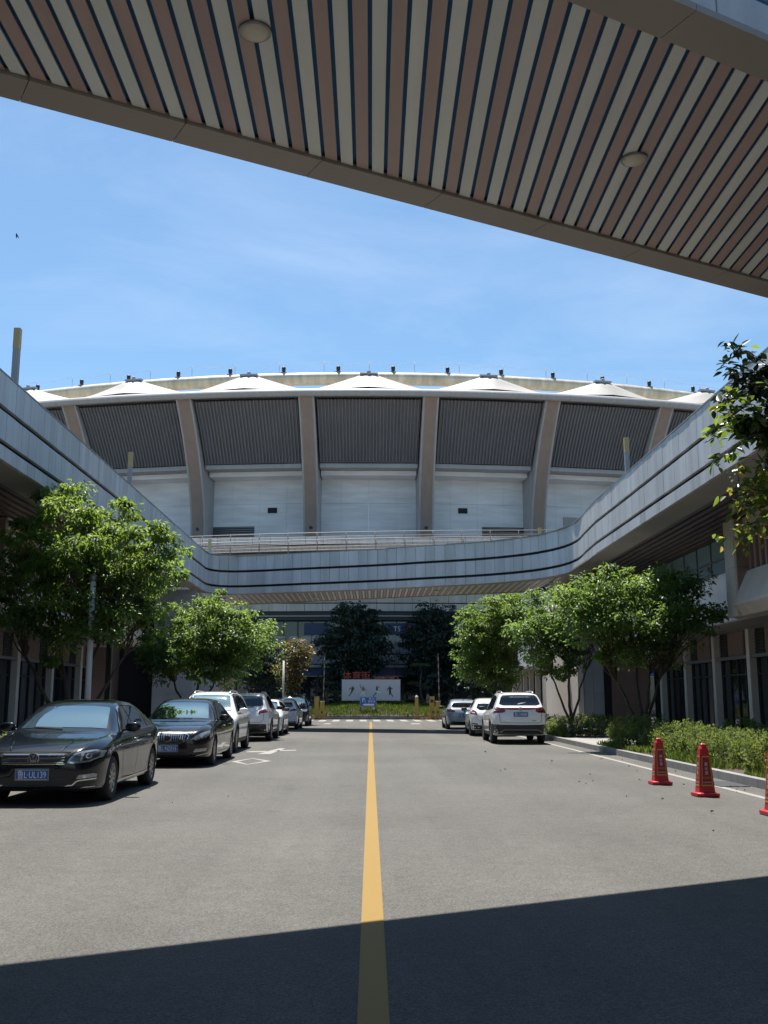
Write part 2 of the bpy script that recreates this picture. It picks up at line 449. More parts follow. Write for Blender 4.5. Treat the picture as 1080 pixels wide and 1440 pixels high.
m.add([(x, y, Z1) for x, y in [(-2.9, 62.6), (-2.4, 62.6), (-2.5, 64.6), (-2.75, 64.6)]], [(0, 1, 2, 3)])
tag(m.build('arrow_markings'), kind='structure')

# ================================================================== elevated walkways
ZT, ZB = 8.6, 6.66
BANDS = [(ZB + .012, 6.985), (7.105, 7.74), (7.86, 8.56)]
class Path:
    def __init__(s, P):
        s.P = [Vector(p[:2]) for p in P]; s.c = [0]
        for a, b in zip(s.P, s.P[1:]): s.c.append(s.c[-1] + (b - a).length)
        s.n = s.c[-1]
    def at(s, d):
        d = min(max(d, 0), s.n); i = 0
        while i < len(s.c) - 2 and d > s.c[i + 1]: i += 1
        t = (d - s.c[i]) / (s.c[i + 1] - s.c[i]); p = s.P[i].lerp(s.P[i + 1], t); q = (s.P[i + 1] - s.P[i]).normalized()
        return p, Vector((q.y, -q.x))          # point, right-hand normal
def band(m, path, side, z0, z1, off, th, pw, gap=.015, d0=0, d1=None):
    d = d0; d1 = path.n if d1 is None else d1
    while d < d1 - .05:
        e = min(d + pw - gap, d1)
        (p, n), (q, k) = path.at(d + 1e-4), path.at(e - 1e-4)
        n = n * side; k = k * side; off_ = off; off = off + random.uniform(-.004, .004)
        a0, a1, b0, b1 = p + n * (off - th), p + n * off, q + k * off, q + k * (off - th)
        m.hexa([(*a0, z0), (*a1, z0), (*b0, z0), (*b1, z0), (*a0, z1), (*a1, z1), (*b0, z1), (*b1, z1)])
        d += pw; off = off_
def parapet(t, path, side, pw=.52):
    m = mb(M['groove']); band(m, path, side, ZB + .02, ZT - .05, -.13, .12, .8, 0); m.build('parapet_wall', t)
    m = mb(M['panel'])
    for z0, z1 in BANDS: band(m, path, side, z0, z1, .07, .10, pw)
    m.build('parapet_cladding', t)
    m = mb(M['coping']); band(m, path, side, ZT - .035, ZT, .085, .30, 2.08, .004); m.build('coping', t)

# ---- near skywalk, crossing overhead at an angle
SL = .535; AX = Vector((1, SL)).normalized()
t = thing('skywalk', 'near covered skywalk overhead with brown and cream slatted underside', 'skywalk', (0, 8, 6.66), 'skywalks between the two buildings')
YF, YFS, YNS, YN = 10.03, 9.60, 6.20, 5.74
far = Path([(-9, YF - 9 * SL), (9, YF + 9 * SL)]); near = Path([(-9, YN - 9 * SL), (9, YN + 9 * SL)])
parapet(t, Path([(p.x, p.y - .09) for p in far.P]), -1, .6)
parapet(t, Path([(p.x, p.y + .09) for p in near.P]), 1, .6)
m = mb(M['sky_backing']); m.add([(-8.9, YN + .1 - 8.9 * SL, 6.755), (8.9, YN + .1 + 8.9 * SL, 6.755), (8.9, YF - .1 + 8.9 * SL, 6.755), (-8.9, YF - .1 - 8.9 * SL, 6.755),
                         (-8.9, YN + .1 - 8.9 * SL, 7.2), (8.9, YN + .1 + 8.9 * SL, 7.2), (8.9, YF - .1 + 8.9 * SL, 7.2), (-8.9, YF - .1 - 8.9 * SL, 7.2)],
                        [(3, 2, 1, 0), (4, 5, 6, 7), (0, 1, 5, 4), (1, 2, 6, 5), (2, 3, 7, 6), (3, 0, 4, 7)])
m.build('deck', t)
for ya, yb, sh in ((YFS + .012, YF - .004, -.18), (YN + .004, YNS - .012, .35)):
    m = mb(M['soffit']); x = -9 + sh
    while x < 8.9:
        x1 = min(x + 1.21, 8.95); k = -.18
        # joints run square to the walkway's edge
        m.hexa([(x - k, ya + (x - k) * SL, 6.66), (x1 - k, ya + (x1 - k) * SL, 6.66), (x1, yb + x1 * SL, 6.66), (x, yb + x * SL, 6.66),
                (x - k, ya + (x - k) * SL, 6.72), (x1 - k, ya + (x1 - k) * SL, 6.72), (x1, yb + x1 * SL, 6.72), (x, yb + x * SL, 6.72)])
        x += 1.216
    m.build('soffit_edge', t)

for cm, ph in (('slat_brown', 0), ('slat_cream', 1)):
    m = mb(M[cm]); k = -57
    while k < 60:
        if k % 2 == ph:
            x0 = k * .1525 - .1555; x1 = x0 + .116
            m.hexa([(x0, YNS + x0 * SL, 6.69), (x1, YNS + x1 * SL, 6.69), (x1, YFS + x1 * SL, 6.69), (x0, YFS + x0 * SL, 6.69),
                    (x0, YNS + x0 * SL, 6.705), (x1, YNS + x1 * SL, 6.705), (x1, YFS + x1 * SL, 6.705), (x0, YFS + x0 * SL, 6.705)])
        k += 1
    m.build('slatted_ceiling', t)
def ceiling_light(x, y, z, label, r=.118):
    c = thing('ceiling_light', label, 'ceiling light', (x, y, z), 'round ceiling lights under the skywalk')
    m = mb(M['frame_grey']); m.lathe([(r + .012, -.02), (r + .012, .012), (r - .02, .02)], (x, y, z), 24); m.build('rim', c)
    m = mb(M['light_cover']); m.lathe([(.001, -.062), (r * .45, -.056), (r * .75, -.043), (r * .92, -.028), (r, -.012), (r, .0)], (x, y, z), 28); m.build('cover', c)
ceiling_light(-.93, 7.39, 6.688, 'round opal ceiling light on the slats near the upper left of the skywalk')
ceiling_light(2.56, 9.32, 6.688, 'round opal ceiling light on the slats near the skywalk\'s right far edge')

# ---- far skywalk joining the two buildings
t = thing('skywalk', 'far curved skywalk with grey banded parapet in front of the stadium', 'skywalk', (0, 50, 6.66), 'skywalks between the two buildings')
NP = [(-8.2, 47.0), (-8.2, 49.4), (-8.15, 51.0), (-7.6, 51.9), (-6.3, 51.95), (-3.2, 50.8), (.27, 49.5), (2.6, 48.35), (5.1, 47.1), (7.0, 45.5), (8.05, 43.6), (8.4, 41.6), (8.3, 39.2), (8.2, 37.0)]
npth = Path([(p.x, p.y) for p in catmull([(*p, 0) for p in NP], 6)])
parapet(t, npth, 1, .5)
FPa, FPb = Vector((-8.7, 59.0)), Vector((8.7, 50.6))
parapet(t, Path([FPa, FPb]), -1, .6)
def fary(x): return FPa.y + (x - FPa.x) / (FPb.x - FPa.x) * (FPb.y - FPa.y)
seg = [p for p in npth.P if p.y > 40.5 and -8.1 < p.x < 8.2]
def neary(x):
    best = 1e9
    for a, b in zip(npth.P, npth.P[1:]):
        if min(a.x, b.x) <= x <= max(a.x, b.x) and abs(b.x - a.x) > 1e-6:
            y = a.y + (x - a.x) / (b.x - a.x) * (b.y - a.y)
            if y > 40: best = min(best, y)
    return best if best < 1e8 else 50
for cm, ph in (('slat_brown', 0), ('slat_cream', 1)):
    m = mb(M[cm])
    for k in range(-52, 53):
        if k % 2 == ph:
            x0 = k * .1525; x1 = x0 + .116
            ya0, ya1 = max(neary(x0) + .5, neary(x1) + .5), 0
            yb = min(fary(x0), fary(x1)) - .35
            m.box(x0, x1, ya0, yb, 6.69, 6.74)
    m.build('slatted_ceiling', t)
m = mb(M['sky_backing']); m.prism([(p.x, p.y + .35) for p in npth.P if -7.3 < p.x < 8.0 and p.y > 43.5] + [(8.5, 50.3), (-8.4, 58.6), (-8.4, 52.4)], 6.83, 7.3); m.build('deck', t)
m = mb(M['soffit']); band(m, npth, 1, 6.665, 6.73, -.02, .5, 1.2, .01, 2); m.build('soffit_edge', t); m = mb(M['soffit']); band(m, Path([FPa, FPb]), -1, 6.665, 6.73, -.02, .36, 1.2); m.build('soffit_edge', t)
for x in (-4.2, 1.3):
    pass
ceiling_light(-2.9, 54.0, 6.688, 'small round ceiling light under the far skywalk, left of centre', .17)
ceiling_light(3.2, 50.6, 6.688, 'small round ceiling light under the far skywalk, right of centre', .17)

# ================================================================== the two side buildings
def side_building(sx):
    nm = 'left' if sx < 0 else 'right'
    t = thing('walkway_building', 'two storey building with brown louvres and grey walkway along the %s side of the road' % nm, 'building', (sx * 13, 20, 0), 'buildings along the road')
    def bx(m, x0, x1, y0, y1, z0, z1):
        a, b = sorted((sx * x0, sx * x1)); m.box(a, b, y0, y1, z0, z1)
    Y0, Y1 = -28, 50
    ye = 47.0 if sx < 0 else 37.0
    parapet(t, Path([(sx * 8.2, Y0), (sx * 8.2, ye)]), -sx, .52)
    m = mb(M['dark']); bx(m, 8.42, 21, Y0, Y1, 6.83, 7.25); m.build('deck', t)
    m = mb(M['soffit']); y = Y0
    while y < Y1 - 2: bx(m, 8.22, 9.05, y + .005, y + 1.195, 6.662, 6.73); y += 1.2
    m.build('soffit_edge', t)
    m = MB()
    for k in range(14):
        m.mat(M['slat_dark']); x = 9.09 + k * .29
        bx(m, x, x + .17, Y0, Y1 - 1, 6.69, 6.75)
    m.build('slatted_ceiling', t)
    YP = 30.0                                                     # the corner pilaster
    m = mb(M['stone']); bx(m, 10.5, 11.25, YP - .38, YP + .42, 3.83, 5.24); bx(m, 10.5, 11.25, YP - .38, YP + .42, 5.25, 6.655); m.build('pilaster', t)
    m = mb(M['brown_panel']); bx(m, 10.56, 11.25, YP - .43, YP - .385, 3.9, 5.24); bx(m, 10.56, 11.25, YP - .43, YP - .385, 5.25, 6.65); m.build('pilaster_panel', t)
    def louvre(y0, y1, x):
        m = mb(M['stone']); y = y0
        while y < y1 - .1:
            e = min(y + 1.6, y1); bx(m, x - .02, x + .6, y + .004, e - .004, 6.28, 6.658); y += 1.6
        m.build('lintel', t)
        m = mb(M['dark']); bx(m, x + .5, x + .7, y0, y1, 5.0, 6.28); m.build('louvre_backing', t)
        m = mb(M['brown_fin']); y = y0 + .25
        while y < y1 - .1: bx(m, x + .08, x + .36, y, y + .14, 5.1, 6.28); y += .42
        m.build('louvre_fins', t)
    def bay(y0, y1, x):
        m = mb(M['stone']); y = y0
        while y < y1 - .05:
            e = min(y + 1.5, y1) - .008
            P = [(x + .02, 5.12), (x - .42, 4.20), (x - .42, 4.12), (x - .16, 3.83), (x + .5, 3.83), (x + .5, 5.12)]
            P = [(sx * a, b) for a, b in P]; n = 6
            m.add([(a, y, b) for a, b in P] + [(a, e, b) for a, b in P],
                  [tuple(range(n)), tuple(range(2 * n - 1, n - 1, -1))] + [(i, n + i, n + (i + 1) % n, (i + 1) % n) for i in range(n)])
            y += 1.5
        m.build('bay_parapet', t)
    louvre(Y0, YP - .44, 10.80); bay(Y0, YP - .44, 10.80)
    if sx < 0:
        louvre(YP + .44, 47.8, 10.62); bay(YP + .44, 47.8, 10.80)
    else:
        m = mb(M['stad_wall']); y = YP + .43
        while y < 47:
            e = min(y + 2.2, 47.2) - .01; bx(m, 11.0, 11.2, y, e, 3.83, 5.26); y += 2.2
        m.build('white_wall', t)
        m = mb(M['white']); bx(m, 10.97, 11.6, YP + .43, 47.2, 5.262, 5.32); m.build('window_ledge', t)
        m = mb(M['glass_blue']); bx(m, 11.5, 11.53, YP + .43, 47.2, 5.32, 6.66); w = m.build('window', t)
        m = mb(M['frame_grey']); y = YP + 1.6
        while y < 47: bx(m, 11.46, 11.495, y, y + .06, 5.33, 6.65); y += 1.5
        bx(m, 11.45, 11.494, YP + .44, 47.1, 5.95, 6.0); m.build('window_frame', w)
        m = mb(M['brown_panel']); bx(m, 8.9, 12.4, 47.25, 47.5, 4.6, 6.655); m.build('end_panel', t)
    # ground floor, set back under the overhang
    m = mb(M['soffit']); y = Y0
    while y < 48: bx(m, 10.85 if sx < 0 or y < YP else 11.22, 13.3, y + .005, min(y + 1.195, 48.4), 3.835, 3.9); y += 1.2
    m.build('overhang_soffit', t)
    cols = [6.4 + 3.62 * k for k in range(12)] if sx > 0 else [5.2 + 4.12 * k for k in range(11)]
    m = mb(M['frame_grey']); bx(m, 12.86, 13.0, Y0, 48.4, 2.86, 2.97); m.build('transom', t)
    cm = mb(M['column']); bx(cm, 12.82, 13.04, cols[-1] - .17, cols[-1] + .17, .1, 3.83)
    for y in cols:
        c = mb(M['column']); bx(c, 12.80, 12.855, y - .15, y + .15, .1, 3.832); bx(c, 12.855, 13.04, y - .145, y + .145, .1, 2.858); bx(c, 12.855, 13.04, y - .145, y + .145, 2.972, 3.83)
        c.build('column', t)
    for y, yn in zip([Y0] + cols, cols + [48.4]):
        if yn < 5: continue
        a, b = y + .17, yn - .17
        g = mb(M['glass']); bx(g, 13.10, 13.13, a, b, .25, 2.86); w = g.build('shop_window', t)
        f = mb(M['mullion']); n = 4
        for k in range(n + 1):
            yy = a + (b - a - .07) * k / n; bx(f, 13.05, 13.095, yy, yy + .07, .25, 2.86)
        bx(f, 13.05, 13.094, a + .07, b - .07, .25, .33); bx(f, 13.052, 13.093, a + .07, b - .07, 2.3, 2.35)
        f.build('frame', w)
        p = MB(); q = (b - a) / 4
        for k in range(4):
            p.mat(M['brown_panel'] if k in (1, 2) else M['black'])
            bx(p, 13.03, 13.1, a + q * k + .01, a + q * (k + 1) - .01, 2.975, 3.83)
            if k in (0, 3):
                p.mat(M['mullion'])
                for z in range(7): bx(p, 12.99, 13.03, a + q * k + .02, a + q * (k + 1) - .02, 3.03 + z * .11, 3.07 + z * .11)
        p.build('transom_panel', t)
    m = mb(M['dark']); bx(m, 13.2, 21, Y0, 48.4, 0, 6.8); m.build('building_core', t)
    m = mb(M['stone_grey']); bx(m, 12.9, 13.3, Y0, 48.4, .09, .25); m.build('plinth', t)
    # the end block under the far skywalk's corner
    m = mb(M['stone_grey'])
    if sx > 0:
        for x in (10.12, 10.62):
            for z in (0.1, 1.75, 3.4, 5.05): bx(m, x, x + .49, 50.0, 50.2, z, z + 1.63)
        bx(m, 10.12, 13, 50.21, 59, .1, 6.65); m.build('end_wall', t)
        m = mb(M['column']); bx(m, 9.85, 10.11, 49.9, 59, .1, 6.65); m.build('column', t)
        m = mb(M['dark']); bx(m, 11.12, 11.46, 49.95, 50.19, .1, 6.65); m.build('doorway', t)
        m = mb(M['brown_panel']); bx(m, 11.47, 13.2, 49.6, 50.19, .1, 6.65); m.build('brown_wall', t)
    else:
        for x in (8.5, 9.14, 9.78):
            for z in (0.1, 1.75, 3.4, 5.05): bx(m, x, x + .63, 50.0, 50.2, z, z + 1.63)
        bx(m, 8.5, 13, 52.0, 59, .1, 6.65); bx(m, 8.5, 10.4, 50.21, 52, .1, 6.65); m.build('end_wall', t)
        m = mb(M['dark']); bx(m, 10.42, 12.3, 51.2, 51.9, .1, 6.65); m.build('doorway', t)
        m = mb(M['brown_panel']); bx(m, 12.31, 13.2, 49.6, 51.9, .1, 6.65); m.build('brown_wall', t)
    return t
side_building(-1); side_building(1)

# lamp posts on the upper walkways
def deck_lamp(x, y, label, ztop=10.62):
    t = thing('lamp_post', label, 'lamp post', (x, y, 7.25), 'square lamp posts on the upper walkways')
    m = mb(M['post_grey']); m.box(x - .075, x + .075, y - .075, y + .075, 7.25, ztop - .55); m.box(x - .1, x + .1, y - .1, y + .1, 7.25, 7.3); m.build('post', t)
    m = mb(M['lamp_yellow']); m.box(x - .08, x + .08, y - .08, y + .08, ztop - .55, ztop); m.build('lamp', t)
deck_lamp(-9.0, 25.2, 'tall square lamp post above the left parapet, nearest to the skywalk', 10.75)
deck_lamp(-9.0, 37.8, 'square lamp post above the left parapet, in front of the corrugated sheeting', 10.55)
deck_lamp(-9.0, 57.1, 'short looking lamp post behind the left corner of the curved parapet', 10.22)
deck_lamp(9.0, 35.5, 'square lamp post above the middle of the right parapet', 10.58)
deck_lamp(9.0, 54.6, 'lamp post with only its yellow top showing at the right railing', 10.5)
# ================================================================== stadium
CX, CY, DA = -.3, 215.0, .1
def pol(r, th, z): return (CX + r * math.sin(th), CY - r * math.cos(th), z)
def arc_band(m, r0, r1, z0, z1, t0, t1, step, gap=0.0):
    """ring-sector blocks between radii r0 < r1"""
    n = max(1, round((t1 - t0) / step)); step = (t1 - t0) / n
    for i in range(n):
        a, b = t0 + i * step, t0 + (i + 1) * step - gap
        m.hexa([pol(r1, a, z0), pol(r1, b, z0), pol(r0, b, z0), pol(r0, a, z0), pol(r1, a, z1), pol(r1, b, z1), pol(r0, b, z1), pol(r0, a, z1)])
t = thing('stadium', 'large stadium with brown ribs, corrugated cladding and white roof tents', 'stadium', (0, 103, 0))
def ribr(z):
    u = min(max((z - 17.6) / 12.6, 0), 1.05); return 114 + 6.0 * u ** 1.7
NB = 6
T0, T1 = -(NB + .5) * DA, (NB + .5) * DA
# ribs
for k in range(-NB, NB + 1):
    th = (k + .5) * DA
    if th > T1: continue
    ct, st = math.cos(th), math.sin(th)
    def at(r, s, z): return (CX + r * st + s * ct, CY - r * ct + s * st, z)
    zs = [13.5 + (29.9 - 13.5) * i / 18 for i in range(19)]
    m = mb(M['stad_grey']); m.smooth = False
    def column_of(m, w, r0, r1):
        o = len(m.v)
        for z in zs:
            f = ribr(z)
            m.v.extend([at(r0 if r0 < 113 else f + r0 - 200, -w, z), at(f + r1, -w, z), at(f + r1, w, z), at(r0 if r0 < 113 else f + r0 - 200, w, z)])
        for i in range(len(zs) - 1):
            for j in range(4): m.face((o + i * 4 + j, o + i * 4 + (j + 1) % 4, o + (i + 1) * 4 + (j + 1) % 4, o + (i + 1) * 4 + j))
        m.face((o, o + 1, o + 2, o + 3)); e = o + 4 * (len(zs) - 1); m.face((e, e + 3, e + 2, e + 1))
    column_of(m, .76, 110.5, 0); rb = m.build('rib', t)
    m = mb(M['stad_brown']); column_of(m, .57, 199.9, .04); m.build('rib_face', rb)
    m = mb(M['black']); c = at(114.06, 0, 18.15); m.lathe([(.19, -.03), (.19, .06)], c, 12, 'y', False); m.build('rib_lamp', rb)
# corrugated cladding
m = mb(M['corrugated']); nst = 8
zc = [24.45 + (29.75 - 24.45) * i / nst for i in range(nst + 1)]
for k in range(-NB, NB + 1):
    a = k * DA - DA / 2 + .0078; b = k * DA + DA / 2 - .0078; n = 30
    o = len(m.v)
    for i in range(n * 4 + 1):
        u = i / (n * 4); ph = i % 4; d = .24 if ph in (1, 2) else 0.0
        for z in zc:
            f = ribr(z) - 1.15 + (z - 24.45) * .10 + d; m.v.append(pol(f, a + (b - a) * u, z))
    h = nst + 1
    for i in range(n * 4):
        for j in range(nst): m.face((o + i * h + j, o + (i + 1) * h + j, o + (i + 1) * h + j + 1, o + i * h + j + 1))
m.build('corrugated_cladding', t)
for k in range(-NB, NB + 1):
    m = mb(M['stad_grey']); arc_band(m, 111.4, 115.0, 24.0, 24.42, k * DA - DA / 2 + .0079, k * DA + DA / 2 - .0079, .1); m.build('cladding_beam', t)
m = mb(M['groove']); arc_band(m, 108.4, 110.4, 22.0, 30.06, T0, T1, .025); m.build('sun_stop_wall', t)  # unseen wall, added to stop sun leaking in behind the cladding
m = mb(M['stad_wall'])
for za, zb in ((13.0, 17.9), (17.92, 21.05), (21.07, 24.05)): arc_band(m, 110.5, 111.4, za, zb, T0, T1, .025, .0001)
m.build('wall', t)
for k in range(-NB, NB + 1):
    m = mb(M['stad_wall']); arc_band(m, 111.4, 113.6, 23.52, 23.98, k * DA - DA / 2 + .0079, k * DA + DA / 2 - .0079, .1); m.build('wall_ledge', t)
m = mb(M['lip']); m.smooth = True
n = 130
m.grid(lambda u, v: pol(120.25 + .38 * math.cos(2 * math.pi * v), T0 + (T1 - T0) * u, 30.12 + .36 * math.sin(2 * math.pi * v)), n, 10)
m.build('roof_edge', t)
m = mb(M['lip']); arc_band(m, 108, 119.9, 30.08, 30.2, T0, T1, .025); m.build('roof_deck', t)
# openings in the wall
def opening(name, mt, x0, x1, z0, z1, slats=0):
    th0, th1 = math.asin((x0 - CX) / 111.5), math.asin((x1 - CX) / 111.5)
    m = mb(M[mt]); arc_band(m, 111.3, 111.46, z0, z1, th0, th1, .02); o = m.build(name, t)
    if slats:
        m = mb(M['frame_grey'])
        for i in range(slats):
            z = z0 + (z1 - z0) * (i + .5) / slats; arc_band(m, 111.45, 111.5, z - .03, z + .03, th0, th1, .02)
        m.build('vent_slats', o)
opening('wall_vent', 'dark', -10.6, -9.65, 20.1, 20.65); opening('wall_vent', 'dark', 8.85, 9.8, 20.1, 20.65)
opening('wide_vent', 'black', -16.4, -11.95, 17.7, 18.75, 5); opening('wide_vent', 'black', 11.3, 15.85, 17.7, 18.75, 5)
opening('service_door', 'stad_grey', 19.85, 21.4, 17.3, 20.0)
# ring beam behind the tents
m = mb(M['ring']); m.smooth = True
RB, RZ, RR = 105.0, 36.28, .72
m.grid(lambda u, v: pol(RB + RR * math.cos(-2 * math.pi * v), -.66 + 1.32 * u, RZ + RR * math.sin(-2 * math.pi * v)), 160, 18)
m.build('ring_beam', t)
m = mb(M['stad_grey'])
for i in range(27):
    th = -.62 + i * .0477
    m.tube([pol(RB, th, RZ + .6), pol(RB, th, RZ + 2.0)], .03, 5)
for i in range(26):
    th = -.62 + i * .0477
    m.tube([pol(RB, th + .0477 * q / 6, RZ + 1.9 - .25 * math.sin(math.pi * q / 6)) for q in range(7)], .016, 4)
m.build('lightning_cable', t)
# roof tents
for k in range(-NB, NB + 1):
    m = mb(M['membrane']); m.smooth = True
    def tent(u, v):
        u = 2 * u - 1; a = abs(u)
        VP = .17
        ridge = 30.42 + (.30 + 1.9 * min(1, v / VP) if v < VP else 2.20 - .9 * (v - VP) / (1 - VP))
        base = 30.42 + .74 * min(1, v / VP)
        ss = max(0.0, (1 - a)); pk = min(1.0, ss / (1 - .13 * min(1, v / .17)))
        z = base + (ridge - base) * (pk ** 1.12)
        return pol(120.15 - 13 * v, k * DA + u * .0445 * (1 + .03 * v), z)
    m.grid(tent, 28, 24); o = m.build('roof_tent', t)
    m = mb(M['stad_grey']); c = pol(117.9, k * DA, 32.72); arc_band(m, 117.55, 118.05, 32.62, 32.8, k * DA - .0075, k * DA + .0075, .004); m.lathe([(.2, .08), (.2, .28), (.1, .34)], c, 10); m.build('tent_collar', o)
    m = mb(M['stad_grey']); m.tube([pol(117.9, k * DA, 30.2), pol(117.9, k * DA, 32.6)], .16, 8)
    for s in (-1, 1): m.tube([pol(118.9, k * DA + s * .014, 30.3), pol(118.2, k * DA, 32.2)], .08, 6)
    m.build('tent_mast', o)
# lower facade and podium, curved in plan
RF = 125.0
A0, A1 = -.42, .42
def courses(m, rows, r0, r1, step, gap):
    for z0, z1 in rows: arc_band(m, r0, r1, z0, z1, A0, A1, step, gap)
M['spandrel'] = mat('grey_spandrel', (.25, .265, .28), .6, var=.1, streak=.12); M['bright_patch'] = mat('painted_window_brightness', (.46, .45, .42), .7, var=.15, vscale=2)
p = thing('stadium_podium', 'stepped pale podium below the stadium with dark shopfronts', 'podium', (0, 92, 0))
m = mb(M['groove']); arc_band(m, 118, RF - .25, 8.2, 15.2, A0, A1, .03); arc_band(m, 118, RF - 1.3, 0, 8.2, A0, A1, .03); m.build('podium_wall', p)
m = mb(M['panel']); courses(m, [(8.98, 9.62), (9.72, 11.2), (11.3, 12.8), (12.9, 14.7), (14.86, 15.5)], RF - .2, RF, .0125, .0003); m.build('podium_cladding', p)
m = mb(M['spandrel']); courses(m, [(5.32, 6.05), (4.46, 5.22), (4.14, 4.36)], RF - .5, RF - .1, .0125, .0002); m.build('spandrel', p)
m = mb(M['frame_grey'])
arc_band(m, RF - 1.2, RF - .06, 8.5, 8.62, A0, A1, .03)
for i in range(160):
    th = A0 + (A1 - A0) * i / 160; arc_band(m, RF - 1.25, RF - .3, 8.2, 8.45, th, th + .0022, .01)
m.build('fascia_grille', p)
m = mb(M['glass']); arc_band(m, RF - 1.3, RF - 1.1, 6.05, 8.2, A0, A1, .03); w = m.build('window_strip', p)
m = mb(M['mullion']); 
for i in range(85): 
    th = A0 + .01 * i; arc_band(m, RF - 1.1, RF - 1.02, 6.06, 8.19, th, th + .0008, .01)
m.build('frame', w)
for a, b in ((-.045, -.028), (.012, .034)):
    m = mb(M['navy_sign']); arc_band(m, RF - 1.0, RF - .9, 7.0, 8.0, a, b, .02); sg = m.build('shop_fascia', p)
m = mb(M['bright_patch'])  # pale patches painted for the brightness seen through the windows
for a, b in ((-.0656, -.0584), (-.0552, -.0496), (-.0472, -.040), (-.0396, -.0328), (.006, .011), (.013, .019), (.0195, .0265), (.078, .085)): arc_band(m, RF - 1.05, RF - .98, 6.15, 6.85, a, b, .02)
m.build('bright_window_patch', p)
m = mb(M['red']); c = pol(RF - .88, .0295, 7.5); m.lathe([(.26, -.02), (.26, .02)], c, 16, 'y', False); m.build('sign_logo', sg)
m = mb(M['white'])
put_text(m, 'TS', .62, lambda x, o, z: (pol(RF - .88, .0205, 7.5)[0] + x, pol(RF - .88, .0205, 7.5)[1] + o - .03, 7.28 + z)); m.build('sign_lettering', sg)
m = mb(M['navy_sign']); arc_band(m, RF - .9, RF - .55, 3.45, 4.12, A0, A1, .02, .0004); m.build('blue_fascia', p)
m = mb(M['frame_grey']); arc_band(m, RF - .9, RF - .5, 3.36, 3.44, A0, A1, .03); m.build('fascia_trim', p)
m = mb(M['glass']); arc_band(m, RF - 1.3, RF - 1.2, 0, 3.4, A0, A1, .02); w = m.build('shopfront', p)
m = mb(M['mullion'])
for i in range(70):
    th = A0 + .012 * i; arc_band(m, RF - 1.2, RF - 1.05, 0, 3.38, th, th + (.0035 if i % 3 == 0 else .0012), .01)
m.build('frame', w)
# ramps with railings on the podium's outside
def ramp(r0, r1, za, zb, ta, tb, label):
    t = thing('ramp', label, 'ramp', pol(r1, (ta + tb) / 2, (za + zb) / 2), 'ramps up to the stadium')
    zz = lambda th: za + (zb - za) * (th - ta) / (tb - ta)
    m = mb(M['soffit']); n = 60
    for i in range(n):
        a, b = ta + (tb - ta) * i / n, ta + (tb - ta) * (i + 1) / n - .0002
        m.hexa([pol(r1, a, zz(a) - .45), pol(r1, b, zz(b) - .45), pol(r0, b, zz(b) - .45), pol(r0, a, zz(a) - .45), pol(r1, a, zz(a)), pol(r1, b, zz(b)), pol(r0, b, zz(b)), pol(r0, a, zz(a))])
    m.build('ramp_slab', t)
    m = mb(M['groove']); 
    for i in range(n):
        a, b = ta + (tb - ta) * i / n, ta + (tb - ta) * (i + 1) / n
        m.hexa([pol(r1 - .3, a, zz(a) - 1.1), pol(r1 - .3, b, zz(b) - 1.1), pol(r0, b, zz(b) - 1.1), pol(r0, a, zz(a) - 1.1), pol(r1 - .3, a, zz(a) - .452), pol(r1 - .3, b, zz(b) - .452), pol(r0, b, zz(b) - .452), pol(r0, a, zz(a) - .452)])
    m.build('ramp_beam', t)
    g = mb(M['rail']); m2 = n
    for h in (.25, .5, .75, 1.1): g.tube([pol(r1 - .12, ta + (tb - ta) * i / m2, zz(ta + (tb - ta) * i / m2) + h) for i in range(m2 + 1)], .034 if h > 1 else .024, 5)
    k = int((tb - ta) * r1 / 2.4)
    for i in range(k + 1):
        th = ta + (tb - ta) * i / k; g.tube([pol(r1 - .12, th, zz(th)), pol(r1 - .12, th, zz(th) + 1.12)], .035, 5)
    g.build('railing', t)
ramp(125.02, 131.0, 12.85, 13.7, -.16, .115, 'lower ramp with grey railing just above the curved parapet')
ramp(125.02, 128.0, 14.0, 14.75, -.15, .14, 'upper ramp with grey railing in front of the stadium ribs')
# floodlights on the ring beam
names = ['black floodlight on the ring beam, %s' % s for s in (
    'above the far left tent', 'second from the left', 'third from the left', 'fourth from the left', 'fifth from the left',
    'just left of the second tent from the middle', 'just left of the middle tent', 'just right of the middle tent', 'left of the first tent right of the middle', 'right of that tent',
    'fifth from the right', 'third from the right', 'second from the right', 'farthest right')]
names[8] = 'black floodlight on the ring beam, sixth from the right'; names[9] = 'black floodlight on the ring beam, fifth from the right'
names[10] = 'black floodlight on the ring beam, fourth from the right'
names[5] = 'black floodlight on the ring beam, sixth from the left'
proto = None
for i in range(14):
    th = -.0325 + .0577 * (i - 6)
    x, y, z = pol(RB + .1, th, RZ + RR)
    if proto is None:
        t = thing('floodlight', names[i], 'floodlight', (x, y, z), 'floodlights along the stadium roof')
        m = mb(M['black']); m.lathe([(.13, .0), (.14, .16), (.21, .22), (.23, .6), (.17, .72), (.05, .75)], (x, y, z - .03), 12); m.build('lamp_head', t)
        m = mb(M['frame_grey']); m.box(x - .32, x + .32, y - .2, y + .2, z - .12, z + .05); m.build('base_plate', t)
        proto = t
    else:
        t = copy_tree(proto); t.location = (x, y, z); t['label'] = names[i]
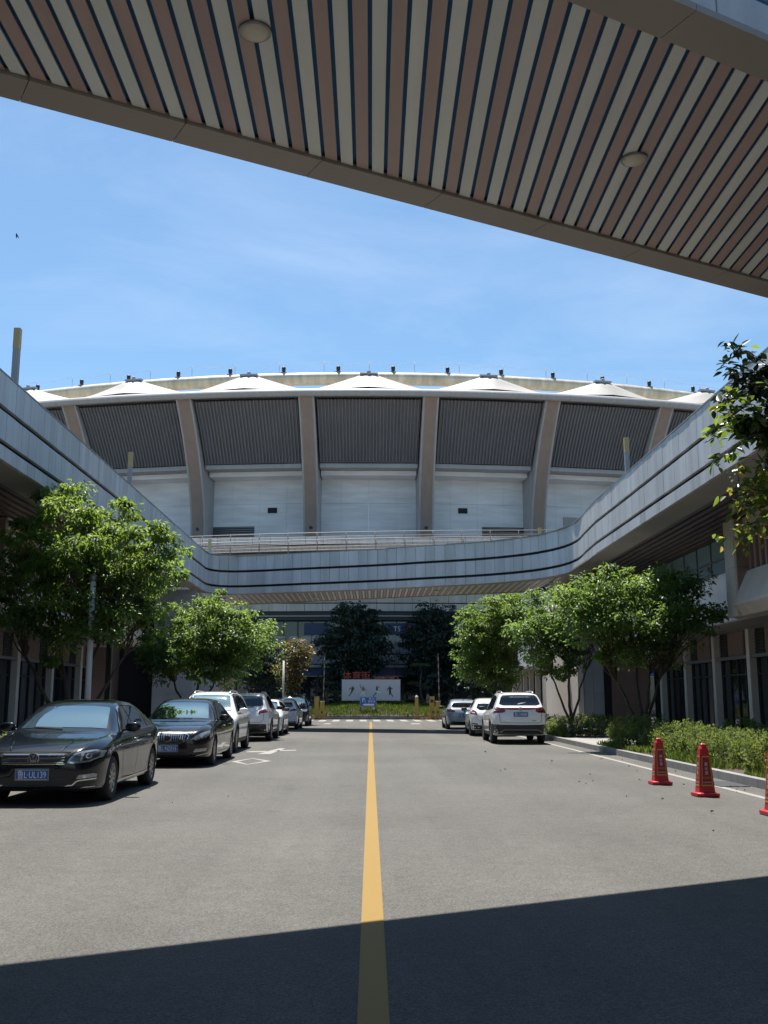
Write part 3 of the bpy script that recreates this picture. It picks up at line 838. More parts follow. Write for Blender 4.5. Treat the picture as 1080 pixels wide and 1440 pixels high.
# ================================================================== cars
def carpaint(name, col, metal=.0, rough=.22, coat=1.0):
    m, nt, b = nodes_of(name); N, L = nt.nodes, nt.links
    b.inputs['Base Color'].default_value = (*col, 1); b.inputs['Metallic'].default_value = metal; b.inputs['Roughness'].default_value = rough
    b.inputs['Coat Weight'].default_value = coat; b.inputs['Coat Roughness'].default_value = .02; b.inputs['Coat IOR'].default_value = 1.42; b.inputs['Specular IOR Level'].default_value = .06
    tc = N.new('ShaderNodeTexCoord')
    # road dust, thicker low down on the sides
    n = N.new('ShaderNodeTexNoise'); n.inputs['Scale'].default_value = 9; n.inputs['Detail'].default_value = 7; L.new(tc.outputs['Object'], n.inputs['Vector'])
    sp = N.new('ShaderNodeSeparateXYZ'); L.new(tc.outputs['Object'], sp.inputs[0])
    r = N.new('ShaderNodeMapRange'); r.inputs['From Min'].default_value = .75; r.inputs['From Max'].default_value = .2; r.inputs['To Min'].default_value = .0; r.inputs['To Max'].default_value = .07
    L.new(sp.outputs['Z'], r.inputs['Value'])
    mu = N.new('ShaderNodeMath'); mu.operation = 'MULTIPLY'; L.new(n.outputs['Fac'], mu.inputs[0]); L.new(r.outputs[0], mu.inputs[1])
    mx = N.new('ShaderNodeMix'); mx.data_type = 'RGBA'; mx.inputs['A'].default_value = (*col, 1); mx.inputs['B'].default_value = (.22, .20, .17, 1)
    L.new(mu.outputs[0], mx.inputs['Factor']); L.new(mx.outputs['Result'], b.inputs['Base Color'])
    ra = N.new('ShaderNodeMath'); ra.operation = 'ADD'; ra.inputs[1].default_value = rough; L.new(mu.outputs[0], ra.inputs[0]); L.new(ra.outputs[0], b.inputs['Roughness'])
    return m
M['car_black'] = carpaint('black_car_paint', (.006, .009, .014))
M['car_grey'] = carpaint('dark_brown_grey_car_paint', (.017, .016, .016), .3)
M['car_white'] = carpaint('white_car_paint', (.78, .78, .77), 0, .3)
M['car_pearl'] = carpaint('pearl_white_car_paint', (.74, .75, .76), 0, .3)
M['car_silver'] = carpaint('pale_blue_silver_car_paint', (.33, .37, .43), .35, .3)
M['car_navy'] = carpaint('dark_navy_car_paint', (.010, .014, .028), .2)
M['car_glass'] = mat('car_window_glass', (.008, .010, .012), .02, spec=.7, coat=.6)
M['windscreen'] = mat('windscreen_glass', (.075, .13, .145), .03, spec=.9, coat=1.0)
def film_glass():
    m, nt, b = nodes_of('windscreen_film_glass'); N, L = nt.nodes, nt.links
    b.inputs['Base Color'].default_value = (.016, .022, .024, 1); b.inputs['Roughness'].default_value = .05
    g = N.new('ShaderNodeBsdfGlossy'); g.inputs['Color'].default_value = (.66, .86, .86, 1); g.inputs['Roughness'].default_value = .015
    lw = N.new('ShaderNodeLayerWeight'); lw.inputs['Blend'].default_value = .45
    r = N.new('ShaderNodeMapRange'); r.inputs['To Min'].default_value = .23; r.inputs['To Max'].default_value = .75; L.new(lw.outputs['Facing'], r.inputs['Value'])
    ms = N.new('ShaderNodeMixShader'); L.new(r.outputs[0], ms.inputs[0]); L.new(b.outputs[0], ms.inputs[1]); L.new(g.outputs[0], ms.inputs[2])
    L.new(ms.outputs[0], N['Material Output'].inputs['Surface']); return m
M['windscreen'] = film_glass()
M['tyre'] = mat('tyre_rubber', (.016, .016, .017), .8, var=.2, vscale=8)
M['alloy'] = mat('alloy_rim', (.34, .34, .35), .32, metal=.85)
M['chrome'] = mat('chrome_trim', (.62, .62, .63), .12, metal=1.0)
M['trim'] = mat('black_plastic_trim', (.018, .018, .019), .55)
M['well'] = mat('wheel_well', (.006, .006, .006), .9)
M['lens'] = mat('headlight_lens', (.26, .28, .30), .06, spec=.9, coat=1.0, var=.3, vscale=18)
M['lens_dark'] = mat('headlight_housing', (.03, .032, .036), .15, coat=1.0)
M['bulb'] = mat('headlight_reflector', (.62, .64, .66), .15, metal=.7)
M['tail'] = mat('red_tail_light', (.15, .006, .007), .12, coat=1.0, var=.25, vscale=30)
M['tail_dark'] = mat('dark_tail_light', (.045, .008, .010), .12, coat=1.0)
M['plate'] = mat('blue_number_plate', (.015, .10, .34), .4)
M['plate_ink'] = mat('plate_lettering', (.72, .74, .76), .45)

def car(name, label, spec, loc, rotz, group=None, cat='car'):
    S = spec; L_, H = S['L'], S['H']; hl = L_ / 2
    root = thing(name, label, cat, (loc[0], loc[1], 0), group, rotz)
    ORG[root] = Vector((0, 0, 0))
    ft, fb, fw, fz = pchip(S['top']), pchip(S['belt']), pchip(S['width']), pchip(S['bottom'])
    rw = S['roofw']; hmax = S['hmax']
    st = [0, .02, .05, .09, .14, .2, .28, .38, .5]
    x = .62
    while x < L_ - .5: st.append(x); x += .085
    st += [L_ - .5, L_ - .38, L_ - .28, L_ - .2, L_ - .14, L_ - .09, L_ - .05, L_ - .02, L_]
    def section(s):
        w, zt, zb, zl = fw(s), ft(s), fb(s), fz(s)
        zt = max(zt, zb + .025); h = zt - zb
        q = min(1, h / hmax); wr = .88 * w + (rw - .88 * w) * q ** .85
        cr = .06 + .035 * q
        P = [(0, zl), (w * .5, zl), (w * .86, zl), (w * .945, zl + .035), (w * .975, zl + .11), (w * .995, zl + .42 * (zb - zl)), (w, zl + .62 * (zb - zl)),
             (w * .992, zb - .10), (w * .975, zb - .035), (w * .945, zb + .012 * q),
             (w * .945 + (wr - w * .945) * .5, zb + .46 * h), (wr + .02 * q, zb + .80 * h), (wr - cr * .45, zb + .925 * h), (wr - cr * 1.6, zb + .975 * h), (wr * .6, zb + .992 * h), (wr * .3, zb + .999 * h), (0, zt)]
        return P
    rings = [section(s) for s in st]; n = len(rings[0])
    verts = []; faces = []; ringn = 2 * n - 2
    def addring(P, y):
        for px, pz in P: verts.append((px, y, pz))
        for px, pz in P[-2:0:-1]: verts.append((-px, y, pz))
    def shrink(P, k):
        zc = (P[0][1] + P[-1][1]) / 2
        return [(a * k, zc + (b - zc) * k) for a, b in P]
    addring(shrink(rings[0], .55), hl + .035); addring(shrink(rings[0], .90), hl + .018)
    for s, P in zip(st, rings): addring(P, hl - s)
    addring(shrink(rings[-1], .90), -hl - .015); addring(shrink(rings[-1], .55), -hl - .03)
    nr = len(st) + 4
    for i in range(nr - 1):
        for j in range(ringn):
            faces.append((i * ringn + j, (i + 1) * ringn + j, (i + 1) * ringn + (j + 1) % ringn, i * ringn + (j + 1) % ringn))
    faces.append(tuple(range(ringn))); faces.append(tuple((nr - 1) * ringn + j for j in range(ringn - 1, -1, -1)))
    me = bpy.data.meshes.new('body'); me.from_pydata(verts, [], faces)
    bm = bmesh.new(); bm.from_mesh(me); bmesh.ops.recalc_face_normals(bm, faces=bm.faces)
    bvh = BVHTree.FromBMesh(bm); bm.to_mesh(me); bm.free()
    me.materials.append(M[S['paint']]); me.materials.append(M['well'])
    # wheel arches are cut out of the body
    wr_ = S['wheel']; ys = (hl - S['axf'], hl - S['axr'])
    cut = MB(); cut.mat(M[S['paint']]); cut.mat(M['well'])
    for y in ys:
        for sg in (-1, 1):
            w = fw(hl - y); x0, x1 = sorted((sg * (w - .30), sg * (w + .2)))
            cut.lathe([(wr_ + .055, x0), (wr_ + .055, x1)], (0, y, wr_ + .005), 40, 'x', False)
    cme = cut.mesh('cut'); co = bpy.data.objects.new('cut', cme)
    bo = bpy.data.objects.new('body', me); COL.objects.link(bo); COL.objects.link(co)
    md = bo.modifiers.new('arch', 'BOOLEAN'); md.object = co; md.operation = 'DIFFERENCE'; md.solver = 'EXACT'; md.material_mode = 'TRANSFER'
    dg = bpy.context.evaluated_depsgraph_get(); dg.update()
    nme = bpy.data.meshes.new_from_object(bo.evaluated_get(dg))
    bpy.data.objects.remove(bo); bpy.data.objects.remove(co)
    nme.polygons.foreach_set('use_smooth', [True] * len(nme.polygons)); nme.set_sharp_from_angle(angle=R(38)); nme.name = 'body'
    body = link_mesh('body', nme, root)
    # --- panels that follow the body's surface
    DIR = {'front': Vector((0, -1, 0)), 'rear': Vector((0, 1, 0)), 'left': Vector((1, 0, 0)), 'right': Vector((-1, 0, 0)), 'top': Vector((0, 0, -1))}
    def hit(a, b, proj):
        d = DIR[proj]
        o = {'front': Vector((a, 6, b)), 'rear': Vector((a, -6, b)), 'left': Vector((-4, a, b)), 'right': Vector((4, a, b)), 'top': Vector((a, b, 5))}[proj]
        p, nn, _, _ = bvh.ray_cast(o, d)
        if p is None: return None
        if nn.dot(d) > 0: nn = -nn
        return p, nn
    def patch(mb_, poly, proj, off=.006, res=.06):
        B = []
        for i in range(len(poly)):
            a, b = Vector(poly[i]), Vector(poly[(i + 1) % len(poly)]); k = max(1, int((b - a).length / res))
            B += [a.lerp(b, j / k) for j in range(k)]
        nb = len(B); x0, x1 = min(p.x for p in B), max(p.x for p in B); y0, y1 = min(p.y for p in B), max(p.y for p in B)
        def inside(x, y):
            c = False
            for i in range(nb):
                a, b = B[i], B[i - 1]
                if (a.y > y) != (b.y > y) and x < (b.x - a.x) * (y - a.y) / (b.y - a.y) + a.x: c = not c
            return c
        pts = list(B); y = y0 + res / 2
        while y < y1:
            x = x0 + res / 2
            while x < x1:
                if inside(x, y) and min((Vector((x, y)) - b).length for b in B) > res * .4: pts.append(Vector((x, y)))
                x += res
            y += res
        vs, _, fs, *_ = delaunay_2d_cdt(pts, [], [list(range(nb))], 1, 1e-5)
        P = []; ok = []
        for v in vs:
            h = hit(v.x, v.y, proj)
            ok.append(h is not None); P.append(tuple(h[0] + h[1] * off) if h else (0, 0, 0))
        mb_.smooth = True
        o = len(mb_.v); mb_.v.extend(P)
        for f in fs:
            if all(ok[i] for i in f): mb_.face([o + i for i in f])
        mb_.smooth = False
    def ribbon(mb_, line, proj, w=.012, off=.007, closed=False, res=.05):
        L2 = []
        pts = [Vector(p) for p in line] + ([Vector(line[0])] if closed else [])
        for a, b in zip(pts, pts[1:]):
            k = max(1, int((b - a).length / res)); L2 += [a.lerp(b, j / k) for j in range(k)]
        L2.append(pts[-1]); prev = None; o = None
        for i, p in enumerate(L2):
            t = (L2[min(i + 1, len(L2) - 1)] - L2[max(i - 1, 0)]).normalized(); q = Vector((-t.y, t.x)) * w / 2
            h0, h1 = hit(*(p + q), proj), hit(*(p - q), proj)
            if h0 is None or h1 is None: prev = None; continue
            o = len(mb_.v); mb_.v.extend([tuple(h0[0] + h0[1] * off), tuple(h1[0] + h1[1] * off)])
            if prev is not None: mb_.face((prev, prev + 1, o + 1, o))
            prev = o
    def both(fn):
        for sg in (1, -1): fn(sg)
    mir = lambda poly: [(-a, b) for a, b in poly]
    # windows
    sw = S['side_windows']
    for proj in ('left', 'right'):
        for poly in sw:
            g = mb(M['car_glass']); patch(g, [(hl - a, b) for a, b in poly], proj, .006); g.build('side_window', body)
        if S.get('chrome'):
            c = mb(M['chrome']); ribbon(c, [(hl - a, b) for a, b in S['outline']], proj, .030, .009, True); c.build('window_trim', body)
        c = mb(M['well'])
        for line in S['doors']: ribbon(c, [(hl - a, b) for a, b in line], proj, .008, .004)
        c.build('door_gap', body)
        sg = -1 if proj == 'left' else 1
        for a, b in S['handles']:
            h = hit(hl - a, b, proj)
            if not h: continue
            hd = mb(M['chrome'] if S.get('chrome') else M[S['paint']]); hd.tube([h[0] + Vector((sg * .002, .09, 0)), h[0] + Vector((sg * .03, .07, 0)), h[0] + Vector((sg * .03, -.07, 0)), h[0] + Vector((sg * .002, -.09, 0))], .013, 6)
            hd.build('door_handle', body)
        if S.get('sill'):
            c = mb(M['trim']); patch(c, [(hl - a, b) for a, b in S['sill']], proj, .007, .08); c.build('sill_cladding', body)
        if S.get('archtrim'):
            c = mb(M['trim'])
            for y in ys:
                R2 = wr_ + .085; ribbon(c, [(y + R2 * math.cos(q), wr_ + R2 * math.sin(q)) for q in [math.pi * i / 16 for i in range(17)]], proj, .06, .008)
            c.build('arch_trim', body)
        if S.get('sideline'):
            c = mb(M['chrome']); ribbon(c, [(hl - a, b) for a, b in S['sideline']], proj, .02, .009); c.build('side_moulding', body)
    g = mb(M[S.get('ws', 'windscreen')]); patch(g, S['windscreen'] + mir(S['windscreen'])[::-1], 'front', .006); g.build('windscreen', body)
    g = mb(M['car_glass']); patch(g, S['rear_window'] + mir(S['rear_window'])[::-1], 'rear', .006); g.build('rear_window', body)
    if S.get('sunroof'):
        a0, a1, w = S['sunroof']; g = mb(M['car_glass']); patch(g, [(-w, hl - a0), (w, hl - a0), (w, hl - a1), (-w, hl - a1)], 'top', .006, .1); g.build('sunroof', body)
    # mirrors
    a, z = S['mirror']
    for sg in (-1, 1):
        h = hit(hl - a, z, 'right' if sg > 0 else 'left'); x = h[0].x
        c = mb(M[S.get('mirror_mat', S['paint'])]); c.smooth = True
        def ell(u, v, x=x, sg=sg):
            t, p = 2 * math.pi * u, math.pi * v; e = lambda q: math.copysign(abs(q) ** .7, q)
            return (x + sg * .17 + .125 * e(math.sin(p) * math.cos(t)), hl - a - .02 + .06 * e(math.sin(p) * math.sin(t)), z + .05 + .075 * e(math.cos(p)))
        c.grid(ell, 16, 10); c.smooth = False
        c.tube([(x - sg * .02, hl - a, z - .01), (x + sg * .1, hl - a - .01, z + .02)], .022, 6); c.build('mirror', root)
    # wheels
    for y in ys:
        for sg in (-1, 1):
            xo = fw(hl - y) - .02; tw = .21; c = mb(M['tyre']); x0 = sg * xo
            pr = [(wr_ - .115, 0), (wr_ - .10, .004), (wr_ - .05, -.006), (wr_ - .015, .012), (wr_, .04), (wr_, tw - .04), (wr_ - .02, tw - .01), (wr_ - .1, tw)]
            c.lathe([(r, -h * sg) for r, h in pr], (x0, y, wr_), 36, 'x', True, False); wh = c.build('wheel', root)
            c = mb(M['alloy']); rr = wr_ - .105
            c.lathe([(rr, -.005 * sg), (rr - .022, -.012 * sg), (rr - .03, -.05 * sg), (rr - .04, -.15 * sg)], (x0, y, wr_), 36, 'x', True, False)
            ns = S.get('spokes', 10)
            for k in range(ns):
                q = 2 * math.pi * k / ns + .2; d = Vector((0, math.cos(q), math.sin(q))); tt = Vector((0, -math.sin(q), math.cos(q)))
                c.obox(Vector((x0 - sg * .025, y, wr_)) + d * (rr * .53), d, tt, (1, 0, 0), rr * .48, .017 if ns > 7 else .03, .012)
            c.lathe([(.001, .0), (.045, -.002 * sg), (.06, -.02 * sg)], (x0 - sg * .01, y, wr_), 16, 'x'); c.build('rim', wh)
            c = mb(M['well']); c.lathe([(rr - .01, -.07 * sg), (.0015, -.08 * sg)], (x0, y, wr_), 24, 'x', False); c.build('brake_disc', wh)
    # number plates
    def plate(txt, z, front, x=0.0):
        h = hit(x, z, 'front' if front else 'rear'); y = h[0].y; s = 1 if front else -1
        ya, yb = sorted((y - s * .02, y + s * .022)); c = mb(M['frame_grey']); c.box(x - .238, x + .238, ya, yb, z - .082, z + .082); pl = c.build('number_plate', root)
        yc = y + s * .0225; c = mb(M['plate']); ya, yb = sorted((yc, yc + s * .004)); c.box(x - .222, x + .222, ya, yb, z - .07, z + .07); c.build('plate_face', pl)
        c = mb(M['plate_ink']); yy = yc + s * .0065
        put_text(c, txt, .125, lambda a, o, b: (x - s * a, yy - s * o, z - .045 + b), wfix=.40)
        for z0 in (-.064, .060): c.box(x - .215, x + .215, min(yc + s * .0045, yc + s * .006), max(yc + s * .0045, yc + s * .006), z + z0, z + z0 + .004)
        c.build('plate_lettering', pl)
    ctx = dict(hit=hit, patch=patch, ribbon=ribbon, mir=mir, body=body, root=root, hl=hl, plate=plate, both=both)
    # rails, fin, wipers
    if S.get('rails'):
        a0, a1 = S['rails']
        for sg in (-1, 1):
            pts = []
            for i in range(9):
                a = a0 + (a1 - a0) * i / 8; h = hit(sg * (rw - .10), hl - a, 'top'); pts.append(h[0] + Vector((0, 0, .055 if 0 < i < 8 else -.01)))
            c = mb(M[S.get('rail_mat', 'alloy')]); c.tube(pts, .02, 7); c.build('roof_rail', root)
    if S.get('fin'):
        h = hit(0, hl - S['fin'], 'top'); p = h[0]; c = mb(M[S.get('fin_mat', S['paint'])])
        c.add([(p.x - .03, p.y + .08, p.z - .02), (p.x + .03, p.y + .08, p.z - .02), (p.x + .03, p.y - .09, p.z - .02), (p.x - .03, p.y - .09, p.z - .02), (p.x, p.y - .07, p.z + .075), (p.x, p.y - .03, p.z + .055)],
              [(0, 1, 5), (1, 2, 4, 5), (2, 3, 4), (3, 0, 5, 4)]); c.build('antenna_fin', root)
    for f in S['extra']: f(ctx)
    return root

def disc(ctx, name, x, z, r, front, layers, parent=None):
    """round badge: layers = [(scale, material, proud)]"""
    h = ctx['hit'](x, z, 'front' if front else 'rear'); y = h[0].y; s = 1 if front else -1; top = None
    for k, (q, mt, pr) in enumerate(layers):
        c = mb(M[mt]); a = r * q; 
        c.lathe([(a, -s * .01), (a, s * pr), (a * .93, s * (pr + .003)), (.0005, s * (pr + .004))], (x, y, z), 24, 'y', False)
        o = c.build(name if top is None else 'badge_layer', ctx['body'] if top is None else top); top = top or o
    return top, y, s
def bars(ctx, name, mt, segs, x, y, z, w, s, pr, parent):
    """straight strokes of a badge, in the x-z plane"""
    c = mb(M[mt])
    for (a, b), (d, e) in segs:
        p, q = Vector((x + a, y + s * pr, z + b)), Vector((x + d, y + s * pr, z + e)); v = (q - p); l = v.length; v.normalize()
        c.obox((p + q) / 2, v, (0, 1, 0), v.cross(Vector((0, 1, 0))), l / 2 + w * .3, .003, w / 2)
    c.build(name, parent)
def light(name, mt, poly, proj, inner=None, off=.008, res=.04, sides=(1, -1)):
    def f(ctx):
        for sg in sides:
            P = poly if sg > 0 else ctx['mir'](poly)
            c = mb(M[mt]); ctx['patch'](c, P, proj, off, res); o = c.build(name, ctx['body'])
            for nm, im, ip in (inner or []):
                c = mb(M[im]); ctx['patch'](c, ip if sg > 0 else ctx['mir'](ip), proj, off + .004, res); c.build(nm, o)
    return f
def area(name, mt, half, proj, off=.007, res=.06):
    """symmetrical patch from the outline of its right half"""
    def f(ctx):
        c = mb(M[mt]); ctx['patch'](c, half + ctx['mir'](half)[::-1], proj, off, res); c.build(name, ctx['body'])
    return f
def lines(name, mt, ls, proj, w=.014, off=.011, mirror=True):
    def f(ctx):
        c = mb(M[mt])
        for l in ls:
            ctx['ribbon'](c, l, proj, w, off)
            if mirror: ctx['ribbon'](c, ctx['mir'](l), proj, w, off)
        c.build(name, ctx['body'])
    return f
def circ(x, z, r, n=14): return [(x + r * math.cos(2 * math.pi * i / n), z + r * math.sin(2 * math.pi * i / n)) for i in range(n)]

def base_sedan(L_, H, k=1.0):
    """three box saloon; s runs from the nose"""
    c = L_ / 4.87
    return dict(L=L_, H=H, roofw=.60, hmax=H - .93, wheel=.328, axf=.95 * c, axr=3.76 * c,
        top=[(0, .70), (.05, .745), (.2, .82), (.55, .90), (1.0, .955), (1.30 * c, 1.0), (1.42 * c, 1.06), (2.0 * c, H - .11), (2.25 * c, H - .035), (2.7 * c, H), (3.2 * c, H - .02), (3.5 * c, H - .09), (4.1 * c, 1.16), (4.28 * c, 1.095), (4.6 * c, 1.07), (L_ - .12, 1.03), (L_, .93)],
        belt=[(0, .64), (.1, .70), (.5, .83), (1.1, .905), (1.5, .925), (3.0, .96), (4.2, 1.0), (L_ - .3, .98), (L_, .86)],
        width=[(0, .60), (.04, .68), (.12, .76), (.28, .845), (.55, .895), (.95, .912), (1.4, .905), (2.4, .912), (3.7, .912), (4.2, .89), (L_ - .35, .84), (L_ - .12, .76), (L_ - .03, .68), (L_, .60)],
        bottom=[(0, .27), (.1, .20), (.5, .19), (1.3, .19), (3.3, .19), (4.2, .22), (L_ - .1, .28), (L_, .36)],
        windscreen=[(0, 1.05), (.42, 1.045), (.66, 1.03), (.57, H - .17), (.535, H - .125), (.3, H - .105), (0, H - .10)],
        rear_window=[(0, 1.17), (.55, 1.17), (.50, H - .16), (0, H - .13)],
        side_windows=[[(1.66, .985), (2.47, 1.0), (2.43, H - .105), (2.2, H - .13), (1.95, H - .24)], [(2.51, 1.0), (3.42, 1.02), (3.40, H - .20), (3.1, H - .115), (2.47, H - .10)], [(3.46, 1.02), (3.82, 1.04), (3.62, H - .28), (3.44, H - .21)]],
        outline=[(1.58, .965), (2.5, .98), (3.9, 1.02), (3.62, H - .24), (3.35, H - .14), (3.0, H - .085), (2.4, H - .08), (2.1, H - .14)],
        doors=[[(1.52, .92), (1.5, .62), (1.56, .30), (2.4, .28), (2.47, .6), (2.48, .98)], [(2.48, .28), (3.2, .29), (3.42, .55), (3.55, .75), (3.55, .99)]],
        handles=[(2.28, .86), (3.30, .88)], mirror=(1.72, 1.0), doors_=0)

# ---- near black saloon
sp = base_sedan(4.86, 1.475)
H = sp['H']
def vw_badge(front, z, r=.075):
    def f(ctx):
        o, y, s = disc(ctx, 'badge', 0, z, r, front, [(1, 'chrome', .012), (.86, 'lens_dark', .014)])
        k = r * .78
        bars(ctx, 'badge_letters', 'chrome', [((-.30 * k, .92 * k), (0, .12 * k)), ((.30 * k, .92 * k), (0, .12 * k)),
             ((-.80 * k, .55 * k), (-.34 * k, -.85 * k)), ((-.34 * k, -.85 * k), (0, -.08 * k)), ((0, -.08 * k), (.34 * k, -.85 * k)), ((.34 * k, -.85 * k), (.80 * k, .55 * k))], 0, y, z, r * .16, s, .02, o)
    return f
sp.update(paint='car_black', chrome=True, spokes=10, sunroof=(2.42, 3.1, .42), sideline=[(1.35, .265), (3.4, .28)], extra=[
    area('grille', 'trim', [(0, .735), (.44, .728), (.50, .70), (.47, .60), (.42, .575), (0, .57)], 'front'),
    lines('grille_bars', 'chrome', [[(0, z), (.44 - abs(z - .66) * .3, z)] for z in (.705, .672, .639, .606)], 'front', .011),
    lines('grille_sill', 'chrome', [[(0, .58), (.44, .583)]], 'front', .012),
    light('headlight', 'lens', [(.475, .60), (.54, .585), (.74, .605), (.87, .665), (.885, .745), (.80, .77), (.66, .755), (.56, .72), (.505, .66)], 'front',
          [('housing', 'lens_dark', [(.51, .625), (.64, .615), (.64, .725), (.57, .70)]), ('housing', 'lens_dark', [(.66, .62), (.74, .625), (.84, .68), (.84, .735), (.78, .745), (.68, .725)]), ('reflector', 'bulb', circ(.735, .685, .035)), ('trim', 'chrome', [(.49, .602), (.545, .592), (.73, .61), (.73, .618), (.55, .602), (.50, .614)])]),
    area('lower_intake', 'trim', [(0, .40), (.50, .40), (.55, .33), (.52, .285), (0, .285)], 'front'),
    lines('intake_trim', 'chrome', [[(0, .288), (.55, .292), (.60, .34), (.64, .355), (.82, .37)]], 'front', .018),
    lines('bumper_line', 'chrome', [[(0, .245), (.80, .262)]], 'front', .010),
    light('fog_light', 'lens', [(.60, .375), (.82, .392), (.83, .43), (.80, .445), (.63, .43)], 'front', [('bulb', 'bulb', circ(.70, .405, .024, 10))]),
    lines('bonnet_gap', 'well', [[(.50, .70), (.62, .80), (.735, .93)], [(0, .745), (.50, .742)]], 'front', .008, .005),
    lines('bonnet_crease', 'car_black', [[(.36, .76), (.46, .93)]], 'front', .02, .006),
    lines('wiper', 'well', [[(.02, 1.035), (.46, 1.05)]], 'front', .014, .014, False),
    light('tail_light', 'tail', [(.5, .78), (.82, .78), (.82, .92), (.5, .92)], 'rear'),
    vw_badge(True, .655, .082), lambda c: c['plate']('鲁L·UL139', .44, True)])
car('saloon_car', 'black saloon with chrome slatted grille parked nearest on the left, plate ending 39', sp, (-4.76, 17.5), math.pi, 'cars parked along the left side')

# ---- dark grey saloon with a waterfall grille
sp = base_sedan(4.99, 1.50); H = 1.50
def shield_badge(z):
    def f(ctx):
        o, y, s = disc(ctx, 'badge', 0, z, .07, True, [(1, 'chrome', .016), (.85, 'lens_dark', .018)])
        bars(ctx, 'badge_shields', 'chrome', [((-.045, .005), (-.015, -.035)), ((-.02, .025), (.01, -.015)), ((.005, .045), (.038, .0))], 0, y, z, .022, s, .024, o)
    return f
gr = [(0, .745), (.30, .742), (.43, .715), (.46, .67), (.40, .58), (.28, .525), (0, .505)]
sp.update(paint='car_grey', chrome=True, spokes=10, extra=[
    area('grille', 'trim', gr, 'front'),
    lines('grille_frame', 'chrome', [gr], 'front', .022, .014),
    lines('grille_bars', 'chrome', [[(x, .735 - max(0, x - .3) * .2), (x * .93, .52 + max(0, x - .2) * .28)] for x in (.035, .085, .135, .185, .235, .285, .335, .385)], 'front', .014, .013),
    light('headlight', 'lens', [(.50, .60), (.62, .585), (.80, .64), (.87, .72), (.85, .79), (.76, .76), (.60, .69)], 'front', [('reflector', 'bulb', circ(.60, .635, .036)), ('reflector', 'bulb', circ(.72, .68, .042)), ('housing', 'lens_dark', [(.52, .595), (.62, .59), (.79, .645), (.79, .655), (.62, .605), (.525, .612)])]),
    area('lower_intake', 'trim', [(0, .335), (.45, .335), (.48, .27), (0, .27)], 'front'),
    lines('bumper_line', 'chrome', [[(0, .245), (.60, .255), (.84, .31)]], 'front', .012),
    light('fog_light', 'lens', [(.56, .335), (.80, .36), (.82, .42), (.60, .405)], 'front', [('trim', 'chrome', [(.57, .335), (.80, .362), (.80, .372), (.57, .345)])]),
    lines('bonnet_gap', 'well', [[(.48, .72), (.63, .82), (.74, .93)], [(0, .752), (.48, .735)]], 'front', .008, .005),
    lines('wiper', 'well', [[(.02, 1.035), (.46, 1.05)]], 'front', .014, .014, False),
    light('tail_light', 'tail', [(.5, .78), (.82, .78), (.82, .92), (.5, .92)], 'rear'),
    shield_badge(.625), lambda c: c['plate']('鲁L·NZ015', .42, True)])
car('saloon_car', 'dark grey saloon with a vertical waterfall grille, second in the left row', sp, (-4.46, 25.8), math.pi, 'cars parked along the left side')

def base_suv(L_, H, k=0):
    c = L_ / 4.6
    return dict(L=L_, H=H, roofw=.62, hmax=H - 1.03, wheel=.355, axf=.90 * c, axr=3.58 * c,
        top=[(0, .80), (.05, .86), (.2, .95), (.6, 1.03), (1.0, 1.075), (1.15 * c, 1.11), (1.3 * c, 1.2), (1.82 * c, H - .10), (2.1 * c, H - .03), (2.6 * c, H), (3.4 * c, H - .015), (4.0 * c, H - .06), (4.17 * c, H - .12), (4.42 * c, 1.16), (L_ - .05, 1.02), (L_, .90)],
        belt=[(0, .74), (.1, .80), (.5, .93), (1.1, 1.0), (1.5, 1.02), (3.0, 1.055), (4.0, 1.10), (L_ - .25, 1.08), (L_, .82)],
        width=[(0, .62), (.04, .70), (.12, .78), (.28, .86), (.55, .91), (.9, .925), (1.4, .915), (2.4, .922), (3.6, .925), (4.0, .905), (L_ - .28, .87), (L_ - .10, .82), (L_ - .03, .76), (L_, .68)],
        bottom=[(0, .32), (.1, .25), (.5, .24), (3.4, .24), (4.1, .27), (L_ - .1, .34), (L_, .42)],
        windscreen=[(0, 1.15), (.45, 1.145), (.68, 1.13), (.58, H - .17), (.545, H - .12), (.3, H - .10), (0, H - .095)],
        rear_window=[(0, 1.16), (.58, 1.17), (.66, 1.22), (.60, H - .17), (.54, H - .13), (0, H - .115)],
        side_windows=[[(1.50, 1.09), (2.28, 1.10), (2.25, H - .11), (1.95, H - .13), (1.72, H - .26)], [(2.33, 1.10), (3.20, 1.12), (3.17, H - .13), (2.29, H - .105)], [(3.25, 1.125), (3.86, 1.17), (3.72, H - .22), (3.5, H - .16), (3.22, H - .135)]],
        outline=[(1.42, 1.07), (2.3, 1.08), (3.95, 1.15), (3.75, H - .19), (3.3, H - .11), (2.3, H - .08), (1.9, H - .12)],
        doors=[[(1.36, 1.0), (1.34, .7), (1.40, .36), (2.25, .34), (2.30, .7), (2.31, 1.08)], [(2.33, .34), (2.95, .36), (3.12, .6), (3.25, .8), (3.24, 1.1)]],
        handles=[(2.12, .94), (3.05, .96)], mirror=(1.58, 1.10),
        sill=[(1.30, .24), (3.2, .24), (3.18, .38), (1.32, .38)], archtrim=True, rails=(1.95, 3.9), fin=3.85)
